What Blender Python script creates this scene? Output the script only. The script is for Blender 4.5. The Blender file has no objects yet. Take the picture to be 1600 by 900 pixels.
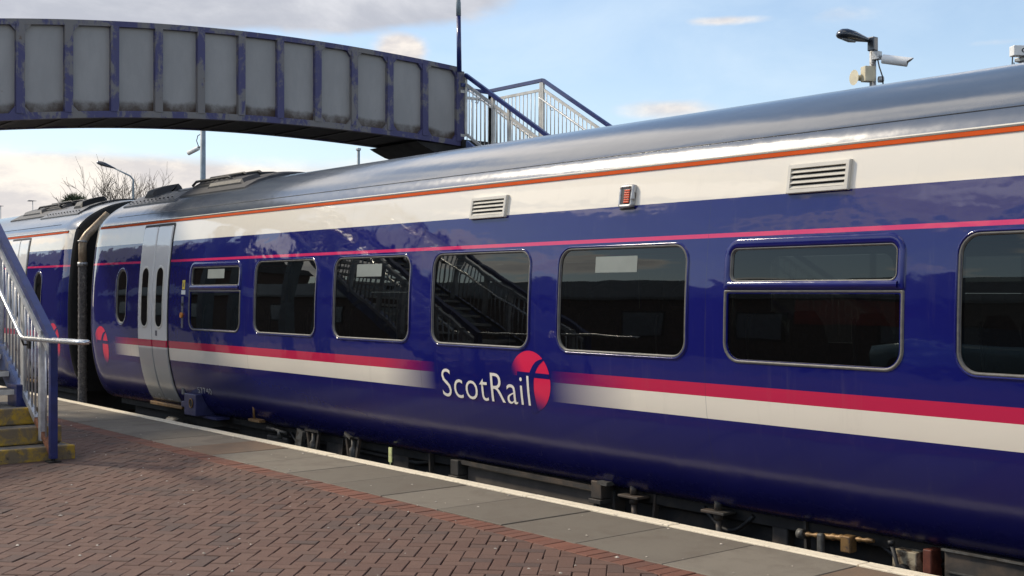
import bpy, bmesh, math, random
from mathutils import Vector, Matrix
import numpy as np
R = math.radians
rnd = random.Random(7)
sc = bpy.context.scene

# ------------------------------------------------------------------ camera, light, exposure
TH = math.atan2(1532, 1880); SN, CS = math.sin(TH), math.cos(TH)
EYE = 1.65; FPX = 1880.0; HOR = 454.0
cam = bpy.data.cameras.new('camera'); camo = bpy.data.objects.new('camera', cam)
sc.collection.objects.link(camo); sc.camera = camo
cam.sensor_width = 36; cam.lens = FPX / 1600 * 36; cam.clip_start = 0.1; cam.clip_end = 2000
camo.location = (0, 0, EYE)
fwd = Vector((-CS, SN, (HOR - 450) / FPX)); camo.rotation_euler = fwd.to_track_quat('-Z', 'Y').to_euler()

SUN = Vector((-0.67, -0.37, 0.63)).normalized()
sl = bpy.data.lights.new('sun', 'SUN'); sl.energy = 2.8; sl.angle = R(6.0); sl.color = (1, .88, .70)
so = bpy.data.objects.new('sun', sl); sc.collection.objects.link(so)
so.rotation_euler = SUN.to_track_quat('Z', 'Y').to_euler(); so.location = (-20, -20, 30)

sc.view_settings.view_transform = 'Standard'; sc.view_settings.look = 'None'
sc.view_settings.gamma = 1; sc.view_settings.exposure = 0.30; sc.view_settings.use_curve_mapping = False
sc.cycles.use_denoising = True
sc.cycles.max_bounces = 8; sc.cycles.transparent_max_bounces = 16

# ------------------------------------------------------------------ node helpers
class NT:
    def __init__(s, nt): s.nt = nt; nt.nodes.clear()
    def n(s, t, **k):
        nd = s.nt.nodes.new(t)
        for a, b in k.items(): setattr(nd, a, b)
        return nd
    def put(s, inp, v):
        if isinstance(v, bpy.types.NodeSocket): s.nt.links.new(v, inp)
        elif v is not None:
            if isinstance(v, tuple) and len(v) == 3 and inp.type == 'RGBA': v = (*v, 1)
            inp.default_value = v
    def m(s, op, a, b=None, c=None, clamp=False):
        nd = s.n('ShaderNodeMath', operation=op, use_clamp=clamp)
        s.put(nd.inputs[0], a); s.put(nd.inputs[1], b)
        if c is not None: s.put(nd.inputs[2], c)
        return nd.outputs[0]
    def mix(s, f, a, b, mode='MIX'):
        nd = s.n('ShaderNodeMix', data_type='RGBA', blend_type=mode)
        s.put(nd.inputs[0], f); s.put(nd.inputs[6], a); s.put(nd.inputs[7], b)
        return nd.outputs[2]
    def ramp(s, f, lo, hi, smooth=True):
        nd = s.n('ShaderNodeMapRange', interpolation_type='SMOOTHSTEP' if smooth else 'LINEAR')
        s.put(nd.inputs[0], f); nd.inputs[1].default_value = lo; nd.inputs[2].default_value = hi
        return nd.outputs[0]
    def noise(s, vec, scale, detail=4, rough=.55, dist=0):
        nd = s.n('ShaderNodeTexNoise'); s.put(nd.inputs['Vector'], vec)
        nd.inputs['Scale'].default_value = scale; nd.inputs['Detail'].default_value = detail
        nd.inputs['Roughness'].default_value = rough; nd.inputs['Distortion'].default_value = dist
        return nd.outputs[0]
    def obj(s): return s.n('ShaderNodeTexCoord').outputs['Object']
    def scale(s, vec, sc_):
        nd = s.n('ShaderNodeMapping'); s.put(nd.inputs[0], vec); nd.inputs['Scale'].default_value = sc_
        return nd.outputs[0]
    def bump(s, h, dist, strength=1.0):
        nd = s.n('ShaderNodeBump'); s.put(nd.inputs['Height'], h)
        nd.inputs['Distance'].default_value = dist; nd.inputs['Strength'].default_value = strength
        return nd.outputs[0]

def new_mat(name):
    m = bpy.data.materials.new(name); m.use_nodes = True
    return m, NT(m.node_tree)
def principled(t, **k):
    p = t.n('ShaderNodeBsdfPrincipled'); o = t.n('ShaderNodeOutputMaterial')
    t.nt.links.new(p.outputs[0], o.inputs[0])
    for a, b in k.items(): t.put(p.inputs[a.replace('_', ' ')], b)
    return p

MATS = {}
def simple(name, col, rough=.6, metal=0, var=.25, scale=6, bump=.0, dirt=None, dscale=3, dlo=.5, dhi=.7, coat=0):
    """base colour with a noise variation, optional second colour in patches, roughness variation and bump"""
    if name in MATS: return MATS[name]
    m, t = new_mat(name); ob = t.obj()
    nz = t.noise(ob, scale, 6, .6)
    lo = tuple(c * (1 - var) for c in col); hi = tuple(min(1, c * (1 + var)) for c in col)
    c = t.mix(t.ramp(nz, .3, .7), lo, hi)
    if dirt:
        c = t.mix(t.ramp(t.noise(ob, dscale, 8, .65, .4), dlo, dhi), c, dirt)
    rr = t.m('ADD', t.m('MULTIPLY', t.noise(ob, scale * 2.3, 4), .25), rough - .12, clamp=True)
    k = dict(Base_Color=c, Roughness=rr, Metallic=float(metal))
    if coat: k['Coat_Weight'] = coat; k['Coat_Roughness'] = .06
    if bump: k['Normal'] = t.bump(t.noise(ob, scale * 8, 5), bump)
    principled(t, **k); MATS[name] = m
    return m

# ------------------------------------------------------------------ world: Nishita sky + clouds
w = bpy.data.worlds.new('World'); sc.world = w; w.use_nodes = True
t = NT(w.node_tree)
sky = t.n('ShaderNodeTexSky', sky_type='NISHITA', sun_disc=False)
sky.sun_elevation = math.asin(SUN.z); sky.sun_rotation = math.atan2(SUN.x, SUN.y)
sky.air_density = 1.0; sky.dust_density = 0.6; sky.ozone_density = 2.0; sky.altitude = 50
bgs = t.n('ShaderNodeBackground'); t.put(bgs.inputs[0], sky.outputs[0]); bgs.inputs[1].default_value = .14
gen = t.n('ShaderNodeTexCoord').outputs['Generated']
sep = t.n('ShaderNodeSeparateXYZ'); t.put(sep.inputs[0], gen)
dx, dy, dz = sep.outputs
AZ0 = math.atan2(SN, -CS)     # heading of the view, used only to write the cloud directions down
az = t.m('ARCTAN2', t.m('ADD', t.m('MULTIPLY', dx, SN), t.m('MULTIPLY', dy, CS)),
         t.m('ADD', t.m('MULTIPLY', dx, -CS), t.m('MULTIPLY', dy, SN)))
hl = t.m('SQRT', t.m('ADD', t.m('MULTIPLY', dx, dx), t.m('MULTIPLY', dy, dy)))
el = t.m('DIVIDE', dz, t.m('MAXIMUM', hl, .001))
comb = t.n('ShaderNodeCombineXYZ')
t.put(comb.inputs[0], az); t.put(comb.inputs[1], t.m('MULTIPLY', el, 2.2)); t.put(comb.inputs[2], 3.1)
nbig = t.noise(comb.outputs[0], 5.5, 9, .6, .3)
nfine = t.noise(comb.outputs[0], 16, 8, .62, .2)
def blob(u, v, ru, rv, amp):
    a = math.atan((u - 800) / FPX); e = (HOR - v) / FPX * math.cos(a)
    qa = t.m('DIVIDE', t.m('SUBTRACT', az, a), ru / FPX); qe = t.m('DIVIDE', t.m('SUBTRACT', el, e), rv / FPX)
    d = t.m('ADD', t.m('MULTIPLY', qa, qa), t.m('MULTIPLY', qe, qe))
    return t.m('MULTIPLY', t.m('EXPONENT', t.m('MULTIPLY', d, -1.0)), amp)
def total(bl):
    s_ = bl[0]
    for b in bl[1:]: s_ = t.m('ADD', s_, b)
    return s_
pert = t.m('ADD', t.m('MULTIPLY', t.m('SUBTRACT', nbig, .5), 1.5), t.m('MULTIPLY', t.m('SUBTRACT', nfine, .5), .7))
grey = total([blob(150, -60, 560, 95, 1.3), blob(560, -30, 200, 66, 1.0), blob(1300, -10, 60, 45, .25), blob(30, 30, 200, 60, .4)])
greym = t.ramp(t.m('ADD', grey, t.m('MULTIPLY', pert, .5)), .40, .72)
white = total([blob(628, 78, 48, 36, 1.25), blob(60, 300, 330, 62, 1.1), blob(300, 290, 260, 48, .8), blob(650, 262, 140, 40, .6),
               blob(1040, 172, 130, 24, .85), blob(1130, 32, 80, 12, .85), blob(480, 52, 90, 26, .6), blob(1310, 22, 90, 26, .62), blob(1560, 66, 80, 12, .65),
               blob(860, 130, 60, 8, .35)])
whitem = t.ramp(t.m('ADD', white, t.m('MULTIPLY', pert, .55)), .42, .95)
# the rest of the sky (overhead and behind): broken cloud
proj = t.n('ShaderNodeCombineXYZ'); zz = t.m('ADD', t.m('MAXIMUM', dz, .0), .16)
t.put(proj.inputs[0], t.m('DIVIDE', dx, zz)); t.put(proj.inputs[1], t.m('DIVIDE', dy, zz))
nc = t.noise(t.scale(proj.outputs[0], (.8, 1.1, 1)), 1.25, 9, .58, .35)
away = t.m('MAXIMUM', t.ramp(dz, .24, .34), t.ramp(t.m('ABSOLUTE', az), .55, .8))
genm = t.m('MULTIPLY', t.ramp(nc, .525, .585), away)
cl_w = t.mix(t.ramp(nfine, .35, .65), (.62, .58, .57), (.90, .82, .73))
cl_g = t.mix(t.ramp(nbig, .4, .66), (.44, .45, .50), (.66, .66, .69))
cl_o = t.mix(t.ramp(nc, .50, .74), (1.0, .93, .85), (.50, .48, .50))
def bg(col, st):
    b = t.n('ShaderNodeBackground'); t.put(b.inputs[0], col); b.inputs[1].default_value = st; return b.outputs[0]
def mixs(f, a, b):
    x = t.n('ShaderNodeMixShader'); t.put(x.inputs[0], f); t.nt.links.new(a, x.inputs[1]); t.nt.links.new(b, x.inputs[2]); return x.outputs[0]
thin = t.m('MAXIMUM', t.m('MULTIPLY', t.ramp(nbig, .25, .8), .38), t.m('MULTIPLY', t.m('SUBTRACT', 1, t.ramp(el, .0, .26)), .48)); thin = t.m('ADD', thin, .16, clamp=True)
away0 = t.m('MAXIMUM', t.ramp(dz, .24, .34), t.ramp(t.m('ABSOLUTE', az), .55, .8)); thin = t.m('MULTIPLY', thin, t.m('SUBTRACT', 1, t.m('MULTIPLY', away0, .75)))
s1 = mixs(thin, bgs.outputs[0], bg((.70, .82, .92), .95))
s1 = mixs(t.m('MULTIPLY', greym, .95), s1, bg(cl_g, 1.0))
s1 = mixs(t.m('MULTIPLY', whitem, .95), s1, bg(cl_w, 1.0))
s1 = mixs(genm, s1, bg(cl_o, 1.75))
def blob2(a, e, ra_, re_, amp):
    qa = t.m('DIVIDE', t.m('SUBTRACT', az, a), ra_); qe = t.m('DIVIDE', t.m('SUBTRACT', el, e), re_)
    return t.m('MULTIPLY', t.m('EXPONENT', t.m('MULTIPLY', t.m('ADD', t.m('MULTIPLY', qa, qa), t.m('MULTIPLY', qe, qe)), -1.0)), amp)
bank = total([blob2(-1.40, .33, .17, .05, 1.0), blob2(-1.36, .255, .16, .022, .8), blob2(-1.75, .31, .12, .05, .8), blob2(-1.7, .8, .5, .10, .7)])
s1 = mixs(t.ramp(t.m('ADD', bank, t.m('MULTIPLY', pert, .55)), .50, .68), s1, bg((1.0, .95, .90), 2.4))
wo = t.n('ShaderNodeOutputWorld'); t.nt.links.new(s1, wo.inputs[0])

# ------------------------------------------------------------------ mesh helpers
def at(u, v, Y):
    up = (u - 800) / FPX; tt = Y * (CS - up * SN) / (SN + up * CS)
    return Vector((-tt, Y, EYE + (HOR - v) / FPX * (Y * SN + tt * CS)))

class MB:
    def __init__(s): s.v = []; s.f = []; s.smooth = []
    def add(s, vs, fs, smooth=False):
        o = len(s.v); s.v += [tuple(x) for x in vs]
        for f in fs: s.f.append([i + o for i in f]); s.smooth.append(smooth)
        return s
    def box(s, x0, x1, y0, y1, z0, z1, b=0.0):
        if b > 0:
            return s.bbox(x0, x1, y0, y1, z0, z1, b)
        vs = [(x, y, z) for x in (x0, x1) for y in (y0, y1) for z in (z0, z1)]
        return s.add(vs, [(0,1,3,2),(4,6,7,5),(0,4,5,1),(2,3,7,6),(0,2,6,4),(1,5,7,3)])
    def bbox(s, x0, x1, y0, y1, z0, z1, b):
        bm = bmesh.new(); bmesh.ops.create_cube(bm, size=1)
        for v in bm.verts: v.co = Vector(((x0+x1)/2 + v.co.x*(x1-x0), (y0+y1)/2 + v.co.y*(y1-y0), (z0+z1)/2 + v.co.z*(z1-z0)))
        bmesh.ops.bevel(bm, geom=bm.edges[:], offset=b, segments=2, affect='EDGES', profile=.5)
        bm.verts.index_update(); s.add([v.co[:] for v in bm.verts], [[v.index for v in f.verts] for f in bm.faces]); bm.free()
        return s
    def bar(s, p0, p1, wd, ht, up=(0,0,1)):
        p0, p1 = Vector(p0), Vector(p1); d = (p1 - p0).normalized(); a = d.cross(Vector(up))
        if a.length < 1e-4: a = d.cross(Vector((0,1,0)))
        a.normalize(); c = a.cross(d); vs = []
        for p in (p0, p1):
            for i, j in ((-1,-1),(1,-1),(1,1),(-1,1)): vs.append(p + a*i*wd/2 + c*j*ht/2)
        return s.add(vs, [(3,2,1,0),(4,5,6,7),(0,1,5,4),(1,2,6,5),(2,3,7,6),(3,0,4,7)])
    def tube(s, pts, r, n=10, cap=True):
        pts = [Vector(p) for p in pts]; rs = r if isinstance(r, (list, tuple)) else [r]*len(pts)
        rings = []; a = None
        for i, p in enumerate(pts):
            d = (pts[min(i+1, len(pts)-1)] - pts[max(i-1, 0)]).normalized()
            if a is None: a = d.cross(Vector((0,0,1)) if abs(d.z) < .9 else Vector((1,0,0))).normalized()
            a = (a - d*a.dot(d)).normalized(); b = d.cross(a)
            rings.append([p + (a*math.cos(2*math.pi*k/n) + b*math.sin(2*math.pi*k/n))*rs[i] for k in range(n)])
        o = len(s.v); s.v += [tuple(q) for rg in rings for q in rg]
        for i in range(len(pts)-1):
            for k in range(n):
                s.f.append([o+i*n+k, o+i*n+(k+1)%n, o+(i+1)*n+(k+1)%n, o+(i+1)*n+k]); s.smooth.append(True)
        if cap:
            s.f.append([o+k for k in range(n)][::-1]); s.smooth.append(False)
            s.f.append([o+(len(pts)-1)*n+k for k in range(n)]); s.smooth.append(False)
        return s
    def prism(s, poly, fn, d0, d1):
        """poly: 2-D outline; fn(a,b,d) -> point"""
        n = len(poly)
        return s.add([fn(a, b, d0) for a, b in poly] + [fn(a, b, d1) for a, b in poly],
                     [list(range(n))[::-1], list(range(n, 2*n))] + [(i, (i+1)%n, n+(i+1)%n, n+i) for i in range(n)])
    def loft(s, rings, closed=True, caps=False, smooth=True):
        n = len(rings[0]); o = len(s.v); s.v += [tuple(q) for rg in rings for q in rg]
        for i in range(len(rings)-1):
            for k in range(n if closed else n-1):
                s.f.append([o+i*n+k, o+i*n+(k+1)%n, o+(i+1)*n+(k+1)%n, o+(i+1)*n+k]); s.smooth.append(smooth)
        if caps:
            s.f.append([o+k for k in range(n)][::-1]); s.smooth.append(False)
            s.f.append([o+(len(rings)-1)*n+k for k in range(n)]); s.smooth.append(False)
        return s
    def build(s, name, mat, parent=None, fix=True, sharp=None):
        me = bpy.data.meshes.new(name)
        off = wloc(parent) if parent is not None else Vector((0,0,0))
        me.from_pydata([(x-off.x, y-off.y, z-off.z) for x, y, z in s.v], [], s.f)
        me.polygons.foreach_set('use_smooth', s.smooth)
        if fix:
            bm = bmesh.new(); bm.from_mesh(me); bmesh.ops.recalc_face_normals(bm, faces=bm.faces[:]); bm.to_mesh(me); bm.free()
        if sharp: me.polygons.foreach_set('use_smooth', [True]*len(me.polygons)); me.set_sharp_from_angle(angle=R(sharp))
        me.materials.append(mat); me.update()
        o = bpy.data.objects.new(name, me); sc.collection.objects.link(o)
        if parent is not None: o.parent = parent
        return o
def wloc(o):
    v = Vector((0,0,0))
    while o is not None: v = v + o.location; o = o.parent
    return v
def tag(o, label=None, cat=None, group=None, kind=None):
    for k, v in (('label', label), ('category', cat), ('group', group), ('kind', kind)):
        if v: o[k] = v
    return o
def thing(name, loc, label, cat, group=None):
    o = bpy.data.objects.new(name, None); sc.collection.objects.link(o); o.location = loc; o.empty_display_size = .2
    return tag(o, label, cat, group)
def copy_tree(o, parent=None):
    c = o.copy(); sc.collection.objects.link(c); c.parent = parent
    for ch in [x for x in sc.objects if x.parent == o]: copy_tree(ch, c)
    return c

# ------------------------------------------------------------------ materials
M = {}
M['galv'] = simple('galvanised_steel', (.52, .53, .54), .45, .55, .2, 9, dirt=(.30, .24, .19), dscale=5, dlo=.62, dhi=.74)
M['galv_light'] = simple('pale_grey_steel', (.55, .54, .50), .5, .2, .15, 7, dirt=(.32, .24, .17), dscale=7, dlo=.63, dhi=.76)
M['chrome'] = simple('polished_steel', (.72, .72, .70), .26, .9, .1, 5)
M['rail_blue'] = simple('blue_rail_paint', (.008, .018, .115), .38, 0, .2, 8, dirt=(.12, .13, .22), dscale=9, dlo=.66, dhi=.74, coat=.3)
M['blue_grey'] = simple('weathered_blue_paint', (.10, .14, .28), .55, 0, .3, 6, dirt=(.22, .21, .22), dscale=5, dlo=.5, dhi=.62)
M['black'] = simple('black_rubber', (.012, .012, .013), .6, 0, .3, 6)
M['dark_steel'] = simple('dirty_underframe_steel', (.014, .013, .012), .7, .1, .4, 7, dirt=(.035, .027, .02), dscale=4)
M['raft'] = simple('brown_grey_raft_paint', (.085, .070, .055), .7, 0, .25, 3)
M['grey_equipment'] = simple('grey_equipment_paint', (.042, .038, .034), .6, .1, .3, 5, dirt=(.10, .075, .055), dscale=4, dlo=.45, dhi=.7)
M['silver_part'] = simple('dull_aluminium', (.45, .46, .46), .45, .5, .2, 12, dirt=(.12, .10, .08), dscale=18, dlo=.5, dhi=.65)
M['seal'] = simple('grey_window_rubber', (.115, .11, .098), .5, 0, .2, 20)
M['seal_black'] = simple('black_window_rubber', (.02, .02, .02), .45, 0, .2, 20)
M['rust'] = simple('rusty_steel', (.22, .09, .045), .8, .1, .4, 14, dirt=(.42, .40, .38), dscale=6, dlo=.6, dhi=.7)
M['concrete'] = simple('step_concrete', (.20, .18, .155), .85, 0, .3, 12, bump=.002, dirt=(.09, .08, .07), dscale=5)
M['pipe'] = simple('heat_stained_pipe', (.50, .39, .27), .5, .25, .2, 9, dirt=(.34, .26, .19), dscale=3, dlo=.5, dhi=.65)
M['pipe_lag'] = simple('lagged_grey_pipe', (.13, .12, .115), .7, .1, .4, 30, bump=.004, dirt=(.33, .30, .27), dscale=16, dlo=.55, dhi=.68)
M['white_plastic'] = simple('white_camera_housing', (.75, .75, .73), .4, 0, .08, 8)
M['cream_box'] = simple('cream_enclosure', (.62, .56, .40), .5, 0, .1, 8)
M['lamp_black'] = simple('lantern_dark_shell', (.018, .024, .035), .25, 0, .2, 5, coat=.6)
M['lamp_glass'] = simple('lantern_bowl', (.22, .24, .26), .15, 0, .1, 5)
M['post_grey'] = simple('grey_blue_column_paint', (.20, .25, .28), .5, 0, .15, 5)
M['yellow_tag'] = simple('pale_yellow_paint', (.62, .66, .30), .6, 0, .15, 12, dirt=(.45, .42, .25), dscale=14)
M['orange_gutter'] = simple('orange_band_paint', (.56, .068, .0), .95, 0, .08, 4)
M['white_text'] = simple('cream_lettering_film', (.80, .76, .68), .45, 0, .04, 8)
M['grey_text'] = simple('grey_lettering_film', (.45, .45, .42), .45, 0, .04, 8)
M['orange'] = simple('orange_paint', (.62, .22, .02), .5, 0, .2, 12)
M['brass'] = simple('dull_brass', (.22, .13, .05), .5, .3, .3, 14, dirt=(.08, .06, .05), dscale=16)
M['seat_cloth'] = simple('blue_grey_seat_cloth', (.03, .035, .07), .9, 0, .3, 30)
M['seat_edge'] = simple('pale_seat_edge', (.42, .42, .40), .6, 0, .1, 9)
M['interior'] = simple('grey_interior_lining', (.16, .16, .155), .7, 0, .1, 5)
M['notice'] = simple('frosted_notice_film', (.22, .245, .22), .5, 0, .06, 5)

def glass(name, tint, body=(.004, .005, .006)):
    m, t = new_mat(name)
    tr = t.n('ShaderNodeBsdfTransparent'); t.put(tr.inputs[0], tint)
    gl = t.n('ShaderNodeBsdfGlossy'); gl.inputs['Roughness'].default_value = .01; gl.inputs['Color'].default_value = (.82, .86, .84, 1)
    ob = t.obj(); nb = t.bump(t.noise(ob, 1.1, 2), .010, .22); t.put(gl.inputs['Normal'], nb)
    df = t.n('ShaderNodeBsdfDiffuse'); t.put(df.inputs[0], tuple(max(x, .008) for x in body))
    fr = t.n('ShaderNodeFresnel'); fr.inputs[0].default_value = 1.5
    a = t.n('ShaderNodeMixShader'); a.inputs[0].default_value = .35; t.nt.links.new(tr.outputs[0], a.inputs[1]); t.nt.links.new(df.outputs[0], a.inputs[2])
    b = t.n('ShaderNodeMixShader'); t.nt.links.new(fr.outputs[0], b.inputs[0]); t.nt.links.new(a.outputs[0], b.inputs[1]); t.nt.links.new(gl.outputs[0], b.inputs[2])
    o = t.n('ShaderNodeOutputMaterial'); t.nt.links.new(b.outputs[0], o.inputs[0])
    return m
M['glass'] = glass('tinted_train_glass', (.15, .165, .16))

# livery: painted bands set out by height and by distance along the coach (object space of the body)
BLUE = (.0075, .0095, .118); CREAM = (.80, .745, .63); RED = (.52, .016, .070); PINK = (.66, .030, .130)
CAR_L = 22.57; CAR_BASE = -0.90; CX = 11.285
def livery(name, door=False):
    m, t = new_mat(name); ob = t.obj()
    s3 = t.n('ShaderNodeSeparateXYZ'); t.put(s3.inputs[0], ob)
    x = t.m('ADD', s3.outputs[0], CX); z = t.m('ADD', s3.outputs[2], CAR_BASE)
    def band(a, b): return t.m('MULTIPLY', t.m('GREATER_THAN', z, a), t.m('LESS_THAN', z, b))
    def fade(a, b, c, d): return t.m('MULTIPLY', t.ramp(x, a, b, False), t.m('SUBTRACT', 1, t.ramp(x, c, d, False)))
    msk = t.m('ADD', fade(.83, 1.6, 7.87, 8.73), fade(10.35, 11.31, 20.9, 21.7), clamp=True)
    base = BLUE
    if door:
        base = t.mix(t.ramp(z, .86, .90), (.42, .42, .40), (.74, .73, .69))
        c = t.mix(band(.90, .993), base, RED)
    else:
        vx = t.n('ShaderNodeCombineXYZ'); t.put(vx.inputs[0], x); t.put(vx.inputs[2], t.m('MULTIPLY', z, .3))
        c = t.mix(t.ramp(t.noise(vx.outputs[0], 1.1, 4), .3, .75), BLUE, (.0095, .0115, .132))
        c = t.mix(t.m('MULTIPLY', band(.741, .900), msk), c, CREAM)
        c = t.mix(t.m('MULTIPLY', band(.900, .993), msk), c, RED)
        c = t.mix(band(2.023, 2.053), c, PINK)
        c = t.mix(band(2.300, 2.62), c, CREAM)
        roofc = t.mix(t.ramp(t.noise(t.scale(ob, (.25, 1, 1)), 2.2, 8, .65), .35, .7), (.045, .060, .082), (.070, .086, .108))
        c = t.mix(t.m('GREATER_THAN', z, 2.612), c, roofc)
    if not door:
        px_ = t.m('ABSOLUTE', t.m('SUBTRACT', t.m('MODULO', t.m('ADD', x, 3.53-3.2), 3.53), 1.765))
        jn = t.m('MULTIPLY', t.m('LESS_THAN', px_, .0022), t.m('LESS_THAN', z, 2.3))
        c = t.mix(t.m('MULTIPLY', jn, .45), c, (.03, .03, .05))
    # road grime streaks running down; grime plus painted underside shade low on the body
    sv = t.scale(ob, (5, 5, .35)); streak = t.ramp(t.noise(sv, 2.0, 7, .7), .55, .8)
    c = t.mix(t.m('MULTIPLY', streak, .11), c, (.23, .20, .17))
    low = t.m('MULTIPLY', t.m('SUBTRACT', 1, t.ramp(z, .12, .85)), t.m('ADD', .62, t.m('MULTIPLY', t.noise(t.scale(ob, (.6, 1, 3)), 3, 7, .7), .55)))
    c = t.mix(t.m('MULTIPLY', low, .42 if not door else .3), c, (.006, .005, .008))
    isroof = t.m('GREATER_THAN', z, 2.612)
    rough = t.m('ADD', t.m('MULTIPLY', t.noise(ob, 14, 5), .10), t.m('ADD', .0, t.m('MULTIPLY', low, .25)))
    rough = t.m('ADD', rough, t.m('MULTIPLY', isroof, .12))
    wav = t.noise(t.scale(ob, (.8, 1, 1.6)), 1.6, 3, .5)
    fin = t.noise(t.scale(ob, (1, 1, 1)), 7, 3, .5)
    hgt = t.m('ADD', wav, t.m('MULTIPLY', fin, .08))
    principled(t, Base_Color=c, Roughness=rough, IOR=t.m('ADD', 1.5, t.m('MULTIPLY', isroof, .70)), Normal=t.bump(hgt, .012, .55))
    return m
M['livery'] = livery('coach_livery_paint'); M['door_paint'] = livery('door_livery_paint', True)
M['paint_blue'] = simple('coach_blue_paint', (.0075, .0095, .118), .12, 0, .12, 3)
M['vent_cream'] = simple('vent_cream_paint', (.60, .57, .49), .4, 0, .08, 6)
M['roof_part'] = simple('dark_roof_fitting', (.022, .022, .024), .55, 0, .4, 6)
M['roof_plate'] = simple('grey_roof_plate', (.06, .062, .066), .35, 0, .25, 5)

# ------------------------------------------------------------------ the setting: platforms, track, ground
def ground_mat(name, c1, c2, scale, bump=.01, rough=.9):
    m, t = new_mat(name); ob = t.obj()
    c = t.mix(t.ramp(t.noise(ob, scale, 10, .7), .35, .65), c1, c2)
    c = t.mix(t.ramp(t.noise(ob, scale*.13, 4), .35, .7), c, t.mix(.5, c1, c2))
    principled(t, Base_Color=c, Roughness=rough, Normal=t.bump(t.noise(ob, scale*1.5, 8, .7), bump))
    return m
M['asphalt'] = ground_mat('worn_asphalt', (.045, .045, .047), (.075, .073, .07), 30)
M['ballast'] = ground_mat('track_ballast', (.03, .026, .022), (.12, .10, .085), 22, .05)
M['joint'] = ground_mat('sandy_joint_filling', (.006, .005, .004), (.020, .015, .011), 60)
st = lambda o: tag(o, kind='structure')
st(MB().add([(-900,-900,-1.12),(900,-900,-1.12),(900,900,-1.12),(-900,900,-1.12)], [(0,1,2,3)]).build('ground', M['asphalt']))
st(MB().box(-160, 60, 6.0, 12.9, -1.11, -1.05).build('track_bed', M['ballast']))
EDGE = 6.285
st(MB().box(-120, 60, -60, EDGE-.16, -1.1, -.03).build('platform', M['joint']))
st(MB().box(-120, 60, 12.75, 60, -1.1, -.0).build('far_platform', M['asphalt']))
for yc in (7.81, 11.2):
    for s_ in (-.7175, .7175):
        yy = yc + s_
        o = MB().box(-160, 60, yy-.035, yy+.035, -.955, -.91).box(-160, 60, yy-.009, yy+.009, -1.03, -.955).box(-160, 60, yy-.07, yy+.07, -1.05, -1.03).build('rail', M['rust']); st(o)

def paint_attr(me, vals):
    a = me.attributes.new('tone', 'FLOAT', 'POINT'); a.data.foreach_set('value', vals)
def brick_mat(name, c1, c2, c3):
    m, t = new_mat(name); ob = t.obj(); at_ = t.n('ShaderNodeAttribute', attribute_name='tone').outputs['Fac']
    c = t.mix(t.ramp(at_, 0, .6, False), c1, c2); c = t.mix(t.ramp(at_, .6, 1, False), c, c3)
    c = t.mix(t.ramp(t.noise(ob, 120, 6, .75), .35, .7), c, t.mix(.45, c, (.04, .03, .03)))
    c = t.mix(t.m('MULTIPLY', t.ramp(t.noise(ob, .9, 6, .6), .42, .70), .45), c, (.090, .060, .045))
    c = t.mix(t.m('MULTIPLY', t.ramp(t.noise(ob, 300, 2), .68, .74), .5), c, (.5, .46, .42))
    principled(t, Base_Color=c, Roughness=t.m('ADD', .62, t.m('MULTIPLY', t.noise(ob, 60, 4), .3)), Normal=t.bump(t.noise(ob, 240, 6, .7), .0022))
    return m
M['brick'] = brick_mat('red_brown_paver', (.130, .064, .041), (.164, .087, .057), (.096, .058, .043))
M['brick_red'] = brick_mat('brighter_red_paver', (.19, .066, .034), (.225, .084, .046), (.15, .062, .038))
m_, t = new_mat('grey_paving_slab'); ob = t.obj(); ta = t.n('ShaderNodeAttribute', attribute_name='tone').outputs['Fac']
c = t.mix(t.ramp(ta, 0, .6, False), (.135, .117, .088), (.215, .189, .146)); c = t.mix(t.ramp(ta, .72, .9, False), c, (.200, .132, .082))
c = t.mix(t.ramp(t.noise(ob, 3.2, 8, .68, .5), .42, .68), c, t.mix(.5, c, (.12, .095, .07)))
c = t.mix(t.ramp(t.noise(ob, 150, 5, .75), .45, .68), c, t.mix(.4, c, (.07, .06, .05)))
c = t.mix(t.m('MULTIPLY', t.ramp(t.noise(ob, 260, 2), .70, .74), .5), c, (.5, .46, .40))
principled(t, Base_Color=c, Roughness=.82, Normal=t.bump(t.noise(ob, 200, 6, .7), .0015)); M['slab'] = m_

def bricks(name, mat, items, yclip=None, gap=.0048, bev=.0038, tilt=.009, thick=.026, zr=.0022):
    V, F, T = [], [], []
    for (cx, cy, L, W, ang, tone) in items:
        ca, sa = math.cos(ang), math.sin(ang); h = rnd.uniform(-zr, zr); tx, ty = rnd.uniform(-tilt, tilt), rnd.uniform(-tilt, tilt)
        o = len(V)
        g = gap / 2 * rnd.uniform(.5, 1.8)
        for (ins, zz) in ((g, -thick), (g, -bev), (g + bev, 0)):
            for (a, b) in ((-1,-1),(1,-1),(1,1),(-1,1)):
                lx = a*(L/2-ins); ly = b*(W/2-ins)
                V.append((cx+lx*ca-ly*sa, cy+lx*sa+ly*ca, h+zz+lx*tx+ly*ty)); T.append(tone)
        for r_ in (0, 4):
            for k in range(4): F.append((o+r_+k, o+r_+(k+1)%4, o+r_+4+(k+1)%4, o+r_+4+k))
        F.append((o+8, o+9, o+10, o+11))
    me = bpy.data.meshes.new(name); me.from_pydata(V, [], F); paint_attr(me, T)
    if yclip is not None:
        bm = bmesh.new(); bm.from_mesh(me)
        bmesh.ops.bisect_plane(bm, geom=bm.verts[:]+bm.edges[:]+bm.faces[:], plane_co=(0, yclip, 0), plane_no=(0, 1, 0), clear_outer=True)
        bm.to_mesh(me); bm.free()
    me.materials.append(mat); o = bpy.data.objects.new(name, me); sc.collection.objects.link(o); return st(o)

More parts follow.
